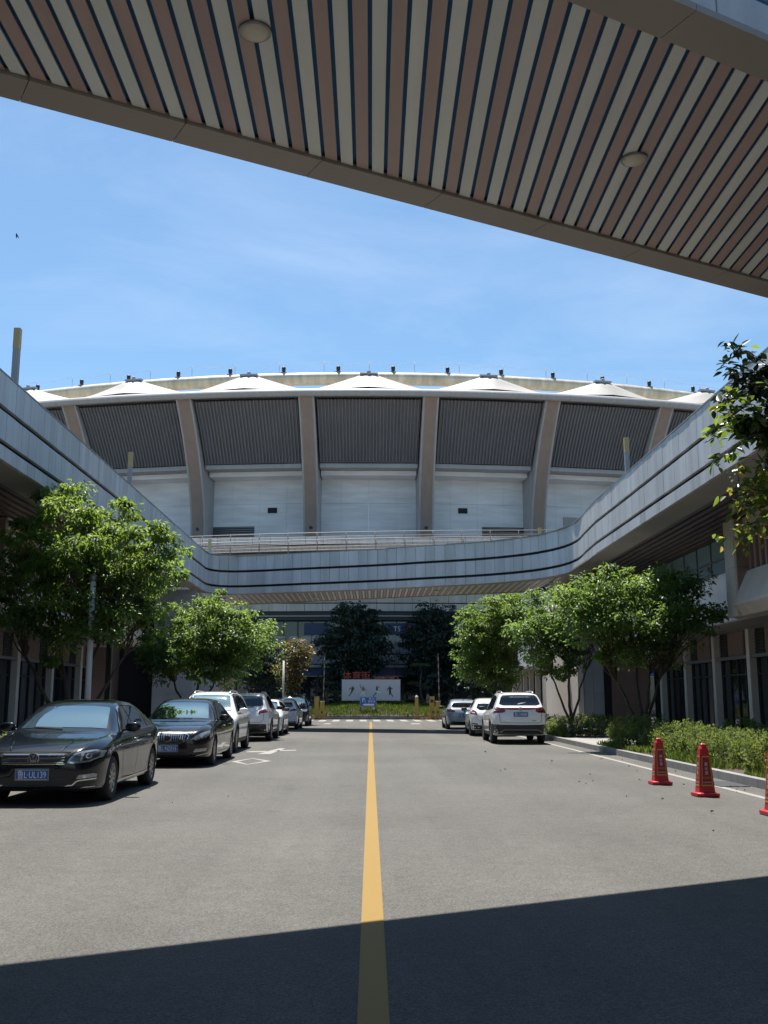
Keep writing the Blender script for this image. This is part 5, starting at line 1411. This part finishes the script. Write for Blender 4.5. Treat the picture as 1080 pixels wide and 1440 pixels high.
# ---- overhanging tree at the right edge: branches reach into view
def near_tree():
    base = (7.9, 14.3, .1)
    t = thing('broadleaf_tree', 'nearest tree on the right, its yellowing branches hanging into view', 'tree', base, RT)
    m = mb(M['bark']); b = Vector(base)
    m.tube([b, b + Vector((-.05, 0, 1.2)), b + Vector((-.1, 0, 2.4))], [.16, .13, .11], 10)
    C, D, T, K, Z = [], [], [], [], []
    def twig(a, e, r, dens, yellow, sub=True, size=.17, dk=0):
        pts = limb(m, a, e, r, .005, .10, 8, .02); L = (Vector(e) - Vector(a)).length
        n = int(L * dens)
        for i in range(n):
            u = random.uniform(.28, 1.0); p = pts[min(int(u * 8), 7)].lerp(pts[min(int(u * 8) + 1, 8)], u * 8 - int(u * 8))
            d = (Vector(e) - Vector(a)).normalized() * .4 + Vector((random.uniform(-1, 1), random.uniform(-1, 1), random.uniform(-1.0, .25)))
            p = p + Vector((random.uniform(-1, 1), random.uniform(-1, 1), random.uniform(-1, 1))) * .09
            C.append(tuple(p)); D.append(tuple(d)); T.append(random.random()); K.append(1 if random.random() < yellow else (2 if random.random() < dk else 0)); Z.append(size * random.uniform(.65, 1.2))
        if sub:
            for i in range(int(L * 2.6)):
                u = random.uniform(.3, .97); p = pts[min(int(u * 8), 7)]
                q = p + Vector((random.uniform(-.55, .3), random.uniform(-.5, .5), random.uniform(-.45, .4)))
                twig(p, q, .007, dens * 1.5, yellow, False, size, dk)
    o = b + Vector((-.1, 0, 2.3))
    # dark upper branch
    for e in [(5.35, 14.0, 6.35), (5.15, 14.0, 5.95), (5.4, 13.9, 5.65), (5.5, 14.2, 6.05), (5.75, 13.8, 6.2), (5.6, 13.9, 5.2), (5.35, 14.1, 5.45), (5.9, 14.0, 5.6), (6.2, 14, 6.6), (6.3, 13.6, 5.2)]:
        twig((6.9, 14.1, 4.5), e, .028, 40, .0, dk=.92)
    for e in [(4.78, 13.9, 5.45), (5.0, 14.1, 5.2), (5.3, 13.8, 5.0), (5.1, 14.0, 5.35)]: twig((6.6, 14.1, 4.5), e, .022, 30, .04, dk=.2)
    # thinner yellowing lower branches
    for e, yl in [((4.62, 13.8, 4.25), .35), ((4.72, 14.0, 4.05), .4), ((4.8, 13.7, 4.35), .35), ((5.0, 14.0, 3.85), .45), ((5.15, 13.8, 3.6), .5), ((5.3, 14.0, 4.15), .4), ((5.25, 14.1, 4.55), .6), ((5.45, 13.8, 3.9), .4), ((5.1, 13.9, 4.75), .7)]:
        twig((6.8, 14.1, 4.1), tuple(Vector(e) + Vector((.16, 0, 0))), .02, 20, yl, True, .145)
    for e in [(7.0, 12.6, 6.0), (8.2, 12.8, 6.2), (9.0, 14.2, 6.0), (8.0, 15.6, 6.3), (6.6, 15.4, 6.0), (9.0, 15.2, 5.0), (8.8, 13.0, 4.8)]:
        twig(o, e, .05, 16, .05)
    m.tube([o, (7.3, 14.2, 3.7), (6.7, 14.1, 4.4), (6.4, 14.05, 5.0)], [.09, .06, .04, .02], 8); m.tube([(7.3, 14.2, 3.7), (6.8, 14.1, 4.1)], [.04, .025], 7)
    m.build('trunk', t)
    n = len(C); C, D = np.array(C), np.array(D); Nn = rnd(n) * .7; Nn[:, 2] += .9
    leaves('crown', t, C, D, Nn, np.array(Z), .25, [M['leaf_near'], M['leaf_yellow'], M['leaf_shade']], np.array(K), np.array(T), base, .07, True)
near_tree()

# ---- hedges and shrubs
def hedge(name, label, x0, x1, y0, y1, h, n, lsz, group, mt='leaf_hedge', round_=0, cat='hedge', z0=.1, fray=.07):
    base = ((x0 + x1) / 2, (y0 + y1) / 2, z0); t = thing(name, label, cat, base, group)
    m = mb(M['bark'])
    for i in range(int((x1 - x0) * (y1 - y0) * 5) + 6):
        x, y = random.uniform(x0 + .12, x1 - .12), random.uniform(y0 + .12, y1 - .12)
        if n < 1000:
            m.tube([(base[0], base[1], z0 - .02), ((base[0] + x) / 2, (base[1] + y) / 2, z0 + h * .3), (x, y, z0 + h * .8)], [.02, .012, .005], 5); continue
        m.tube([(x, y, z0 - .02), (x + random.uniform(-.1, .1), y + random.uniform(-.1, .1), z0 + h * random.uniform(.55, .9))], [.014, .005], 5)
    m.build('stems', t)
    # leaves sit in upright sprigs, thick on the faces and the top
    k = n // 14; P = np.column_stack([RNG.uniform(x0, x1, k), RNG.uniform(y0, y1, k), RNG.uniform(z0 + .05, z0 + h, k) ** 1.0])
    f = RNG.integers(0, 5, k)
    P[f == 0, 0] = x0; P[f == 1, 1] = y0; P[f == 2, 2] = z0 + h; P[f == 3, 0] = np.where(RNG.uniform(0, 1, (f == 3).sum()) < .5, x0, x1)
    bul = .10 * np.sin(P[:, 1] * 2.3 + P[:, 0] * 1.7) + .06 * np.sin(P[:, 1] * 5.1 + 1)
    P[:, 2] = z0 + (P[:, 2] - z0) * (1 + bul); P[f == 0, 0] += bul[f == 0] * 1.2
    if round_:
        ux = (P[:, 0] - base[0]) / ((x1 - x0) / 2); uy = (P[:, 1] - base[1]) / ((y1 - y0) / 2); rr = np.maximum(np.abs(ux), np.abs(uy))
        P[:, 2] -= np.maximum(0, rr - (1 - round_)) / round_ * .30 * (P[:, 2] - z0)
    P += RNG.normal(0, fray, P.shape); P[:, 2] = np.maximum(P[:, 2], z0 + .04)
    ci = np.repeat(np.arange(k), 14); tot = len(ci)
    C = P[ci] + np.column_stack([RNG.normal(0, .035, tot), RNG.normal(0, .035, tot), RNG.uniform(-.10, .06, tot)])
    D = rnd(tot); D[:, 2] = np.abs(D[:, 2]) * .8 + .35
    Nn = rnd(tot); Nn[:, 2] += .3
    ct = RNG.uniform(0, 1, k)
    leaves('foliage', t, C, D, Nn, lsz * RNG.uniform(.6, 1.2, tot), .27, [M[mt]], np.zeros(tot, int), np.clip(.6 * ct[ci] + .4 * RNG.uniform(0, 1, tot), 0, 1), base)
    return t
HG = 'hedges along the right kerb'
hedge('hedge', 'long bright green hedge behind the red cones', 7.5, 8.9, 16.4, 25.0, .60, 27000, .06, HG, fray=.03)
hedge('hedge', 'short leafy hedge at the foot of the broad tree, next along from the cones', 7.45, 8.9, 25.4, 28.9, .64, 10000, .065, HG, round_=.35, fray=.035)
hedge('hedge', 'rounded shrub clump at the end of the bed beside the paved gap', 7.05, 8.5, 29.2, 31.4, .78, 7500, .068, HG, round_=.5, fray=.035)
hedge('hedge', 'flat topped hedge beyond the paved gap beside the white car', 7.05, 10.2, 38.6, 46.0, .62, 15000, .07, HG, round_=.2, fray=.035)
hedge('hedge', 'low hedge in front of the left shop windows behind the parked cars', -8.6, -7.0, 14, 24, .75, 6000, .10, None, round_=.2)
hedge('shrub', 'small shrub with orange red leaves at the right end of the hedge', 7.9, 8.7, 19.6, 20.5, .95, 900, .10, None, 'leaf_red', .5, 'shrub')
hedge('shrub', 'dusky shrub row below the shop windows behind the long hedge', 9.05, 9.6, 17, 30, .72, 5000, .10, None, 'leaf_deep', .3, 'shrub')

def grass(name, areas, dens, h, mt='grass', z=.1):
    Cs = []
    for fn, n in areas: Cs.append(fn(n))
    C = np.concatenate(Cs); n = len(C)
    D = rnd(n) * .5; D[:, 2] = 1.0; Nn = rnd(n); Nn[:, 2] *= .2
    pat = .5 + .5 * np.sin(C[:, 0] * 1.9 + np.sin(C[:, 1] * 1.3) * 2) * np.sin(C[:, 1] * 1.1 + 1.3 * np.sin(C[:, 0]))
    o = leaves(name, None, C, D, Nn, h * RNG.uniform(.5, 1.3, n) * (.7 + .6 * pat), .07, [M[mt]], np.zeros(n, int), np.clip(.5 * pat + .5 * RNG.uniform(0, 1, n), 0, 1), (0, 0, 0))
    tag(o, kind='stuff'); return o
def strip_pts(x0, x1, y0, y1, z):
    def f(n):
        y = RNG.uniform(y0, y1, n); x = x0 + (x1 - x0) * RNG.uniform(0, 1, n) ** 1.4
        gap = np.sin(y * 2.1) + np.sin(y * .83 + 1) > -.55
        x = np.where(gap, x, x1 + .1)
        return np.column_stack([x, y, np.full(n, z)])
    return f
grass('grass', [(strip_pts(6.74, 7.35, 8, 31.5, .10), 6500), (strip_pts(6.74, 7.1, 38.2, 46, .10), 1200)], 0, .17)
# the island beyond the crosswalk
IX, IY, IA, IB = .5, 81.6, 7.8, 4.9
def isl(th, k=1.0): return (IX + IA * k * math.cos(th), IY + IB * k * math.sin(th))
n = 72
def islz(k): return .17 + .95 * (1 - k ** 2) ** .8 if k < 1 else .17
m = mb(M['soil']); m.smooth = True
for j in range(10):
    for i in range(n):
        a, b = 2 * math.pi * i / n, 2 * math.pi * (i + 1) / n; k0, k1 = .985 * j / 10, .985 * (j + 1) / 10
        P = [(*isl(a, k1), islz(k1)), (*isl(b, k1), islz(k1)), (*isl(b, k0), islz(k0)), (*isl(a, k0), islz(k0))]
        m.add(P if j else P[:3], [(0, 1, 2, 3)] if j else [(0, 1, 2)])
tag(m.build('island_soil'), kind='structure')
m = mb(M['kerb'])
for i in range(n):
    a, b = 2 * math.pi * i / n, 2 * math.pi * (i + .96) / n
    p, q, r_, s_ = isl(a, 1.0), isl(b, 1.0), isl(b, .984), isl(a, .984)
    m.hexa([(*p, -.02), (*q, -.02), (*r_, -.02), (*s_, -.02), (*p, .2), (*q, .2), (*r_, .2), (*s_, .2)])
tag(m.build('island_kerb'), kind='structure')
def isl_pts(n):
    out = []
    while len(out) < n:
        x, y = random.uniform(-7.5, 8.5), random.uniform(76.7, 84)
        k = math.hypot((x - IX) / (IA * .985), (y - IY) / (IB * .985))
        if k < .995: out.append((x, y, islz(k * .985) - .01))
    return np.array(out)
grass('lawn', [(isl_pts, 24000)], 0, .22)
# cloud pruned pines on the island
def bonsai(label, base, pads, zt):
    t = thing('pine_tree', label, 'tree', base, 'cloud pruned pines on the island')
    m = mb(M['bark']); b = Vector(base)
    pts = [b, b + Vector((.12, 0, zt * .3)), b + Vector((-.1, 0, zt * .6)), b + Vector((.05, 0, zt * .95))]; m.tube(pts, [.11, .09, .07, .03], 8)
    C, ci = [], []
    for x, z, r in pads:
        c = b + Vector((x, random.uniform(-.2, .2), z)); j = min(pts, key=lambda p: abs(p.z - c.z + .25)); limb(m, j, c - Vector((0, 0, .06)), .04, .015, .05, 5, .04)
        n = int(900 * r); d = rnd(n) * (RNG.uniform(0, 1, n) ** .4)[:, None] * np.array([r, r * .8, .2]); d[:, 2] = np.abs(d[:, 2]) - .05; C.append(np.array(c) + d)
    m.build('trunk', t); C = np.concatenate(C); n = len(C); D = rnd(n); D[:, 2] = np.abs(D[:, 2]) + .3
    leaves('needles', t, C, D, rnd(n), .16 * RNG.uniform(.7, 1.2, n), .10, [M['leaf_pine']], np.zeros(n, int), RNG.uniform(0, 1, n), base)
bonsai('cloud pruned pine left of the signboard behind the yellow gate', (-3.35, 81.5, .17), [(-.9, 1.35, .5), (-.35, 1.85, .55), (.55, 1.75, .55), (.85, 1.15, .5), (.05, 2.45, .45), (-1.2, .9, .4)], 2.3)
bonsai('tall cloud pruned pine with flat pads right of the signboard', (3.9, 82.0, .17), [(-.1, 3.85, .85), (1.05, 3.0, .6), (-.6, 2.45, .5), (.35, 2.1, .45), (-.95, 1.6, .4), (1.3, 1.5, .4)], 3.7)
# leaves fallen on the road
n = 64
C = np.column_stack([RNG.uniform(2.6, 6.5, n), RNG.uniform(11.5, 27, n), np.full(n, .012)]); C[:6] = [(-2.2, 16.6, .012), (-2.35, 22.9, .012), (-2.9, 15.6, .012), (3.2, 30, .012), (-1.9, 20, .012), (4.4, 16, .012)]
k = n // 2; C[k:, 0] = 6.5 - np.abs(RNG.normal(0, .25, n - k))
D = rnd(n); D[:, 2] *= .25; Nn = rnd(n) * .4; Nn[:, 2] += 1
tag(leaves('fallen_leaves', None, C, D, Nn, RNG.uniform(.03, .085, n), .3, [M['leaf_dry']], np.zeros(n, int), RNG.uniform(0, 1, n), (0, 0, 0), .25), kind='stuff')
# ================================================================== signs, gates, cones and the rest
# ---- signboard on the island
M['board'] = mat('pale_signboard', (.52, .53, .55), .45, var=.03)
M['fig_dark'] = mat('dark_figure_print', (.03, .028, .03), .5, var=.4, vscale=6)
M['fig_skin'] = mat('tan_figure_print', (.28, .16, .09), .5, var=.3, vscale=6)
M['letter_red'] = mat('red_sign_letters', (.33, .045, .025), .5, var=.1)
t = thing('signboard', 'white signboard with four athletes under red letters on the island', 'sign', (0, 80, .17))
YB = 80.0
m = mb(M['board']); m.box(-2.24, 2.22, YB, YB + .12, 1.36, 2.92); m.build('board', t)
m = mb(M['frame_grey']); 
for a, b, c, d in ((-2.27, 2.25, 1.33, 1.358), (-2.27, 2.25, 2.922, 2.95)): m.box(a, b, YB - .01, YB + .13, c, d)
m.build('board_frame', t)
for x in (-1.95, -1.5, -1.2, -.85, .95, 1.35, 2.0):
    m = mb(M['black']); m.box(x - .05, x + .05, YB + .03, YB + .10, .1, 1.33); m.build('leg', t)
def figure(x, z, s, limbs, name='printed_figure'):
    """a printed athlete: tapered strokes lying on the board"""
    par = None; ob = None
    for mt, strokes in limbs:
        m = mb(M[mt])
        for (ax, az), (bx_, bz), w0, w1 in strokes:
            a, b = Vector((ax, az)), Vector((bx_, bz)); d = (b - a).normalized(); q = Vector((-d.y, d.x))
            P = [a + q * w0, a - d * w0 * .6, a - q * w0, b - q * w1, b + d * w1 * .6, b + q * w1]
            P = [(x + p.x * s, z + p.y * s) for p in P]
            k = .003 + .001 * len(m.f) * .2
            m.add([(p, YB - k, q2) for p, q2 in P], [tuple(range(6))])
        o = m.build(name if ob is None else 'print_layer', t if ob is None else ob); ob = ob or o
figure(-1.42, 2.12, .5, [('fig_dark', [((.08, .55), (.10, .62), .07, .06), ((.05, .42), (-.08, -.05), .17, .15), ((-.02, .42), (-.42, .22), .06, .045), ((-.42, .22), (-.52, .14), .08, .06), ((.15, .40), (.25, .12), .06, .05), ((.25, .12), (.27, -.02), .05, .04), ((-.06, -.1), (-.30, -.55), .12, .07), ((-.02, -.05), (-.22, -.40), .12, .08), ((-.30, -.55), (-.52, -.86), .07, .05), ((-.52, -.86), (-.60, -.80), .06, .05)])])
figure(-.62, 2.12, .5, [('fig_skin', [((.0, .38), (.06, -.06), .20, .17), ((-.12, .36), (-.38, .38), .06, .05), ((-.38, .38), (-.46, .66), .05, .05), ((.16, .32), (.36, .10), .06, .05), ((.36, .10), (.50, .12), .05, .04), ((.02, .52), (.02, .58), .09, .08)]), ('fig_dark', [((-.44, .72), (-.46, .82), .07, .07), ((.02, .62), (.04, .66), .08, .06)]), ('white', [((.0, -.18), (.10, -.22), .18, .18), ((-.04, -.3), (-.18, -.62), .16, .10), ((.16, -.3), (.20, -.80), .13, .09), ((-.18, -.62), (-.50, -.80), .09, .05)])])
figure(.45, 2.10, .5, [('fig_dark', [((-.10, .60), (-.08, .68), .09, .08), ((-.06, .46), (.0, .0), .14, .12), ((.02, .46), (.32, .52), .05, .04), ((.32, .52), (.28, .66), .04, .04), ((-.12, .42), (-.02, .12), .05, .04), ((-.12, -.34), (-.42, -.68), .09, .06), ((-.42, -.68), (-.62, -.92), .06, .045)]), ('white', [((.06, .10), (.06, -.12), .07, .08), ((.0, -.12), (.14, -.2), .17, .13), ((.16, -.22), (.42, -.26), .10, .06), ((.42, -.26), (.62, -.24), .05, .04)])])
figure(1.42, 2.10, .5, [('fig_dark', [((.0, .64), (.0, .72), .09, .08), ((.0, .46), (.02, -.02), .20, .17), ((-.16, .42), (-.32, .20), .06, .05), ((-.32, .20), (-.36, -.04), .05, .04), ((.16, .40), (.34, .26), .06, .05), ((.34, .26), (.46, .24), .045, .04), ((.0, -.1), (.06, -.38), .18, .14), ((-.02, -.42), (-.12, -.68), .10, .06), ((.12, -.42), (.34, -.72), .09, .06), ((.34, -.72), (.46, -.92), .06, .05)])])
t = thing('sign_letters', 'red standing characters and SPORTS lettering along the top of the signboard', 'sign lettering', (0, 80, 2.95))
m = mb(M['letter_red']); put_text(m, '体育街', .66, lambda x, o, z: (-1.13 + x, YB + .06 + o, 2.99 + z), .03, wfix=2.1); m.build('street_name', t)
m = mb(M['letter_red']); put_text(m, 'SPORTS', .32, lambda x, o, z: (1.18 + x, YB + .06 + o, 2.97 + z), .025, wfix=1.9); m.build('english_name', t)
m = mb(M['black']); m.box(-2.2, 2.2, YB + .04, YB + .08, 2.951, 2.975); m.build('letter_rail', t)
# ---- blue parking sign
t = thing('parking_sign', 'small blue parking sign with white arrow in front of the signboard', 'sign', (-.23, 77.6, .17)); YS = 77.6
m = mb(M['blue_sign']); m.box(-.84, .38, YS, YS + .04, .90, 1.62); m.build('sign_face', t)
for x in (-.80, .34):
    m = mb(M['black']); m.box(x - .03, x + .03, YS + .042, YS + .10, .1, 1.6); m.build('leg', t)
m = mb(M['white']); f = lambda dx, dz: (lambda x, o, z: (dx + x, YS - .006 + o, dz + z))
put_text(m, 'P', .42, f(-.58, 1.24)); put_text(m, '区', .13, f(-.44, 1.23)); put_text(m, '北入', .19, f(.03, 1.42), wfix=.42); put_text(m, '停车场', .19, f(.03, 1.21), wfix=.52)
m.add([(-.66, YS - .006, 1.06), (-.50, YS - .006, .99), (.22, YS - .006, .99), (.22, YS - .006, 1.12), (-.50, YS - .006, 1.12)], [(0, 1, 2, 3, 4)])
for a, b, c, d in ((-.82, .36, .915, .925), (-.82, .36, 1.595, 1.605), (-.82, -.81, .925, 1.595), (.35, .36, .925, 1.595)): m.add([(a, YS - .005, c), (b, YS - .005, c), (b, YS - .005, d), (a, YS - .005, d)], [(0, 1, 2, 3)])
m.build('sign_lettering', t)
# ---- barrier gates
M['arm'] = mat('barrier_arm_paint', (.26, .23, .21), .5); M['arm_red'] = mat('faded_red_arm_paint', (.16, .06, .05), .5)
def gate(label, x, y, side, arm_tilt, z0=.0):
    t = thing('barrier_gate', label, 'barrier gate', (x, y, z0), 'yellow barrier gates at the crosswalk')
    m = mb(M['yellow_box']); m.box(x - .16, x + .16, y - .16, y + .16, z0 + .12, z0 + 1.28); m.build('housing', t)
    m = mb(M['white']); m.box(x - .18, x + .18, y - .18, y + .18, z0 + 1.282, z0 + 1.32); m.build('housing_lid', t)
    m = mb(M['black']); m.box(x - .07, x + .04, y - .165, y - .162, z0 + .45, z0 + .6); m.build('hatch', t)
    ax = x + side * .08; zt = z0 + 4.75; d = arm_tilt; arm = None
    for k in range(14):
        za, zb = z0 + 1.1 + (zt - z0 - 1.1) * k / 14, z0 + 1.1 + (zt - z0 - 1.1) * (k + 1) / 14
        if k in (0, 7): m2 = MB()
        m2.mat(M['arm_red'] if k % 2 else M['arm'])
        xa, xb = ax + d * (za - z0 - 1.1), ax + d * (zb - z0 - 1.1)
        m2.hexa([(xa - .035, y - .20, za), (xa + .035, y - .20, za), (xa + .035, y - .17, za), (xa - .035, y - .17, za), (xb - .035, y - .20, zb - .004), (xb + .035, y - .20, zb - .004), (xb + .035, y - .17, zb - .004), (xb - .035, y - .17, zb - .004)])
        if k == 6: arm = m2.build('barrier_arm', t)
        if k == 13: m2.build('arm_tip', arm)
gate('yellow barrier gate left of the island with its arm raised', -3.55, 76.4, 1, .02)
gate('yellow barrier gate right of the island with its arm raised', 4.85, 76.4, 1, -.015)
def ybox(name, label, x, y, h, cat='ticket machine', screen=True):
    t = thing(name, label, cat, (x, y, 0), None)
    m = mb(M['yellow_box']); m.box(x - .17, x + .17, y - .15, y + .15, .10, h - .05); m.build('housing', t)
    m = mb(M['frame_grey']); m.box(x - .19, x + .19, y - .17, y + .17, h - .048, h); m.build('housing_lid', t)
    if screen:
        m = mb(M['black']); m.box(x - .11, x + .11, y - .156, y - .152, h - .45, h - .22); m.build('screen', t)
        m = mb(M['black']); m.box(x + .02, x + .12, y - .156, y - .152, .45, .62); m.build('ticket_slot', t)
    return t
ybox('ticket_machine', 'tall yellow gate post left of the island beside the raised arm', -3.95, 76.5, 1.66, 'gate post', False)
ybox('ticket_machine', 'yellow ticket machine with a black screen right of the island', 4.42, 76.6, 1.66)
t = thing('bollard', 'yellow post at the island\'s right front corner', 'post', (3.3, 76.4, 0))
m = mb(M['yellow_box']); m.box(3.18, 3.42, 76.28, 76.52, .08, 1.55); m.build('post', t); m = mb(M['white_pole']); m.lathe([(.11, 1.551), (.11, 1.66), (.05, 1.7)], (3.3, 76.4, 0), 12); m.build('cap', t)
m = mb(M['letter_red']); m.box(3.1, 3.5, 76.2, 76.6, .0, .078); m.build('base', t)
def plinth(label, x0, x1, y, par=None):
    t = thing('gate_plinth', label, 'kerb block', ((x0 + x1) / 2, y, 0), 'striped kerb blocks under the gates'); m = MB(); n = int((x1 - x0) / .16)
    for i in range(n):
        m.mat(M['letter_red'] if i % 2 else M['yellow_box']); a = x0 + (x1 - x0) * i / n; m.box(a, a + (x1 - x0) / n - .002, y - .22, y + .25, -.01, .11)
    m.build('block', t)
plinth('red and yellow striped kerb block under the left gate', -4.25, -3.2, 76.45); plinth('red and yellow striped kerb block under the right gate', 3.6, 5.2, 76.45)

# ---- left roadside poles
t = thing('street_pole', 'slender white pole rising behind the black saloon', 'pole', (-7.0, 26.4 - 1.2, .1)); X, Y = -6.72, 25.0
t.location = (X, Y, .1); ORG[t] = Vector((X, Y, .1))
m = mb(M['white_pole']); m.tube([(X, Y, .1), (X, Y, 2.2), (X, Y, 4.28)], [.075, .072, .068], 14); m.lathe([(.16, .1), (.16, .13), (.09, .16)], (X, Y, 0), 14); m.build('pole', t)
m = mb(M['frame_grey']); m.lathe([(.085, 4.281), (.09, 4.36), (.085, 4.42), (.03, 4.46)], (X, Y, 0), 14); m.build('cap', t)
X, Y = -7.0, 28.0
t = thing('lamp_post', 'lamp post with a brown box lamp in the leaves behind the white pole', 'lamp post', (X, Y, .1))
m = mb(M['black']); m.box(X - .07, X + .07, Y - .07, Y + .07, .1, 3.42); m.build('post', t)
m = mb(M['lamp_brown'] if 'lamp_brown' in M else M['slat_brown']); m.box(X - .12, X + .12, Y - .12, Y + .12, 3.422, 4.12); m.build('lamp', t)
X, Y = -4.95, 59.2
t = thing('street_pole', 'thin grey pole by the rusty leaved tree', 'pole', (X, Y, 0)); m = mb(M['white_pole']); m.tube([(X, Y, 0), (X, Y, 3.6)], .05, 8); m.lathe([(.12, 0), (.12, .04), (.06, .06)], (X, Y, 0), 10); m.build('pole', t)

# ---- traffic cones
M['cone_red'] = mat('red_cone_plastic', (.42, .018, .026), .38, var=.10, vscale=5, streak=.06)
M['cone_face'] = mat('dark_red_cone_panel', (.25, .008, .02), .35, var=.06)
M['cone_yellow'] = mat('yellow_cone_tape', (.42, .27, .05), .5)
M['cone_white'] = mat('white_cone_lettering', (.60, .52, .50), .5)
def cone(label, x, y, rot, text, proto=None):
    t = thing('traffic_cone', label, 'traffic cone', (x, y, 0), 'red traffic cones by the kerb', rot); ORG[t] = Vector((0, 0, 0))
    def sq(h, z, c=.28): # square with cut corners
        k = h * c; return [(h, -h + k, z), (h, h - k, z), (h - k, h, z), (-h + k, h, z), (-h, h - k, z), (-h, -h + k, z), (-h + k, -h, z), (h - k, -h, z)]
    def loft(m, L):
        o = len(m.v); 
        for r in L: m.v.extend(r)
        for i in range(len(L) - 1):
            for j in range(8): m.face((o + i * 8 + j, o + i * 8 + (j + 1) % 8, o + (i + 1) * 8 + (j + 1) % 8, o + (i + 1) * 8 + j))
        m.face([o + j for j in range(7, -1, -1)]); m.face([o + 8 * (len(L) - 1) + j for j in range(8)])
    W = lambda z: .122 - (z - .10) * .088
    m = mb(M['cone_red']); loft(m, [sq(.170, .0, .2), sq(.178, .02, .2), sq(.178, .055, .2), sq(.155, .068, .2)]); m.build('base', t)
    m = mb(M['cone_red']); loft(m, [sq(.128, .069), sq(W(.16), .16), sq(W(.62), .62), sq(W(.72) - .004, .72), sq(.05, .755), sq(.035, .757), sq(.042, .79), sq(.022, .805)]); b = m.build('body', t)
    for q in range(4):
        rt = Matrix.Rotation(q * math.pi / 2, 3, 'Z'); 
        P = lambda u, z, e: tuple(rt @ Vector((u, -(W(z) + e), z)))
        m = mb(M['cone_face']); w = lambda z: W(z) * .66
        m.add([P(-w(.18), .18, .003), P(w(.18), .18, .003), P(w(.60), .60, .003), P(-w(.60), .60, .003)], [(0, 1, 2, 3)]); pn = m.build('text_panel', b)
        m = mb(M['cone_yellow']); e = .0055; s = .010
        for u0, z0, u1, z1 in ((-1, .165, 1, .185), (-1, .595, 1, .615)): m.add([P(-W(z0) * .74, z0, e), P(W(z0) * .74, z0, e), P(W(z1) * .74, z1, e), P(-W(z1) * .74, z1, e)], [(0, 1, 2, 3)])
        for sg in (-1, 1): m.add([P(sg * w(.185) * 1.0, .185, e), P(sg * w(.185) * 1.0 + sg * s, .185, e), P(sg * w(.595) * 1.0 + sg * s, .595, e), P(sg * w(.595) * 1.0, .595, e)], [(0, 1, 2, 3)])
        m.build('yellow_border', b)
        m = mb(M['cone_white']); 
        for ch, zz in zip(text, (.47, .405, .34)): put_text(m, ch, .058, lambda x, o, z, zz=zz: P(x, zz + z, .006))
        put_text(m, '2236969', .03, lambda x, o, z: P(x, .21 + z, .006), wfix=.13); m.build('lettering', pn)
        m = mb(M['cone_yellow']); put_text(m, '中医养生', .034, lambda x, o, z: P(x, .275 + z, .006), wfix=.13); m.build('lettering', pn)
cone('red square cone farthest from the camera, with the long hedge behind it', 5.10, 18.75, R(1), '港水堡')
cone('middle red square cone with white characters beside the drain cover', 5.18, 16.5, R(3), '若水堡')
cone('red square cone nearest the camera, cut off by the right edge', 5.27, 13.85, R(2), '若水堡')
# drain cover in the gutter
t = thing('drain_grate', 'dark drain grate in the gutter behind the middle cone', 'drain grate', (6.2, 18.6, 0))
m = mb(M['black']); m.box(5.98, 6.5, 18.2, 19.4, -.004, .008); m.build('pit', t)
m = mb(M['frame_grey'])
for i in range(14): m.box(5.99, 6.49, 18.22 + i * .084, 18.26 + i * .084, .0085, .016)
m.build('grate_bars', t)

# ---- far shops beyond the far skywalk
def far_block(label, sx, x0, x1, y0, y1, h, disc_):
    t = thing('shop_building', label, 'building', (sx * (x0 + x1) / 2, (y0 + y1) / 2, 0), 'shop blocks beyond the far skywalk')
    def bx(m, a, b, c, d, e, f): a, b = sorted((sx * a, sx * b)); m.box(a, b, c, d, e, f)
    m = mb(M['stone_grey']); bx(m, x0 + .5, x1, y0, y1, 3.2, h); m.build('wall', t)
    m = mb(M['dark']); bx(m, x0 + .7, x1 - .01, y0 + .3, y1 - .01, 0, 3.19); m.build('core', t)
    m = mb(M['soffit']); bx(m, x0 - .9, x0 + .5, y0, y1, 3.2, 3.34); m.build('canopy', t)
    y = y0; 
    while y < y1 - .2:
        m = mb(M['column']); bx(m, x0 + .02, x0 + .3, y, y + .26, 0, 3.198); m.build('column', t)
        e = min(y + 2.6, y1); g = mb(M['glass']); bx(g, x0 + .55, x0 + .58, y + .28, e - .02, .1, 3.18); w = g.build('shop_window', t)
        f = mb(M['mullion']); 
        for k in range(4): yy = y + .3 + (e - y - .4) * k / 3; bx(f, x0 + .5, x0 + .548, yy, yy + .06, .1, 3.17)
        f.build('frame', w); y += 2.6
    for yy in disc_:
        m = mb(M['red']); m.lathe([(.42, -.01), (.42, .03), (.001, .04)], (sx * (x0 + .46), yy, 1.75), 20, 'x', False); m.build('round_poster', t)
far_block('shop block with round red posters behind the forked tree on the right', 1, 9.9, 16, 60.5, 74, 6.4, (64.6, 67.2))
far_block('dark shop block behind the left row of cars', -1, 9.6, 16, 60.5, 74, 6.4, ())
# ---- a bird high on the left
t = thing('bird', 'tiny dark bird flying in the blue sky at the upper left', 'bird', (-14.6, 40, 20.2)); b = Vector((-14.6, 40, 20.2))
m = mb(M['black']); m.smooth = True; m.tube([b + Vector(p) for p in [(.0, -.02, .10), (0, -.01, .08), (0, 0, .03), (0, .0, -.03), (0, .01, -.07), (.01, .02, -.12)]], [.008, .022, .034, .03, .02, .008], 8)
m.add([b + Vector(p) for p in [(.02, 0, .05), (.02, .02, -.02), (.06, .06, -.07), (.09, .07, -.10), (.06, .03, .0)]], [(0, 1, 2, 3, 4)]); m.add([b + Vector(p) for p in [(-.02, 0, .05), (-.02, .02, -.02), (-.03, .06, -.06), (-.05, .07, -.01)]], [(0, 1, 2, 3)])
m.build('body', t)
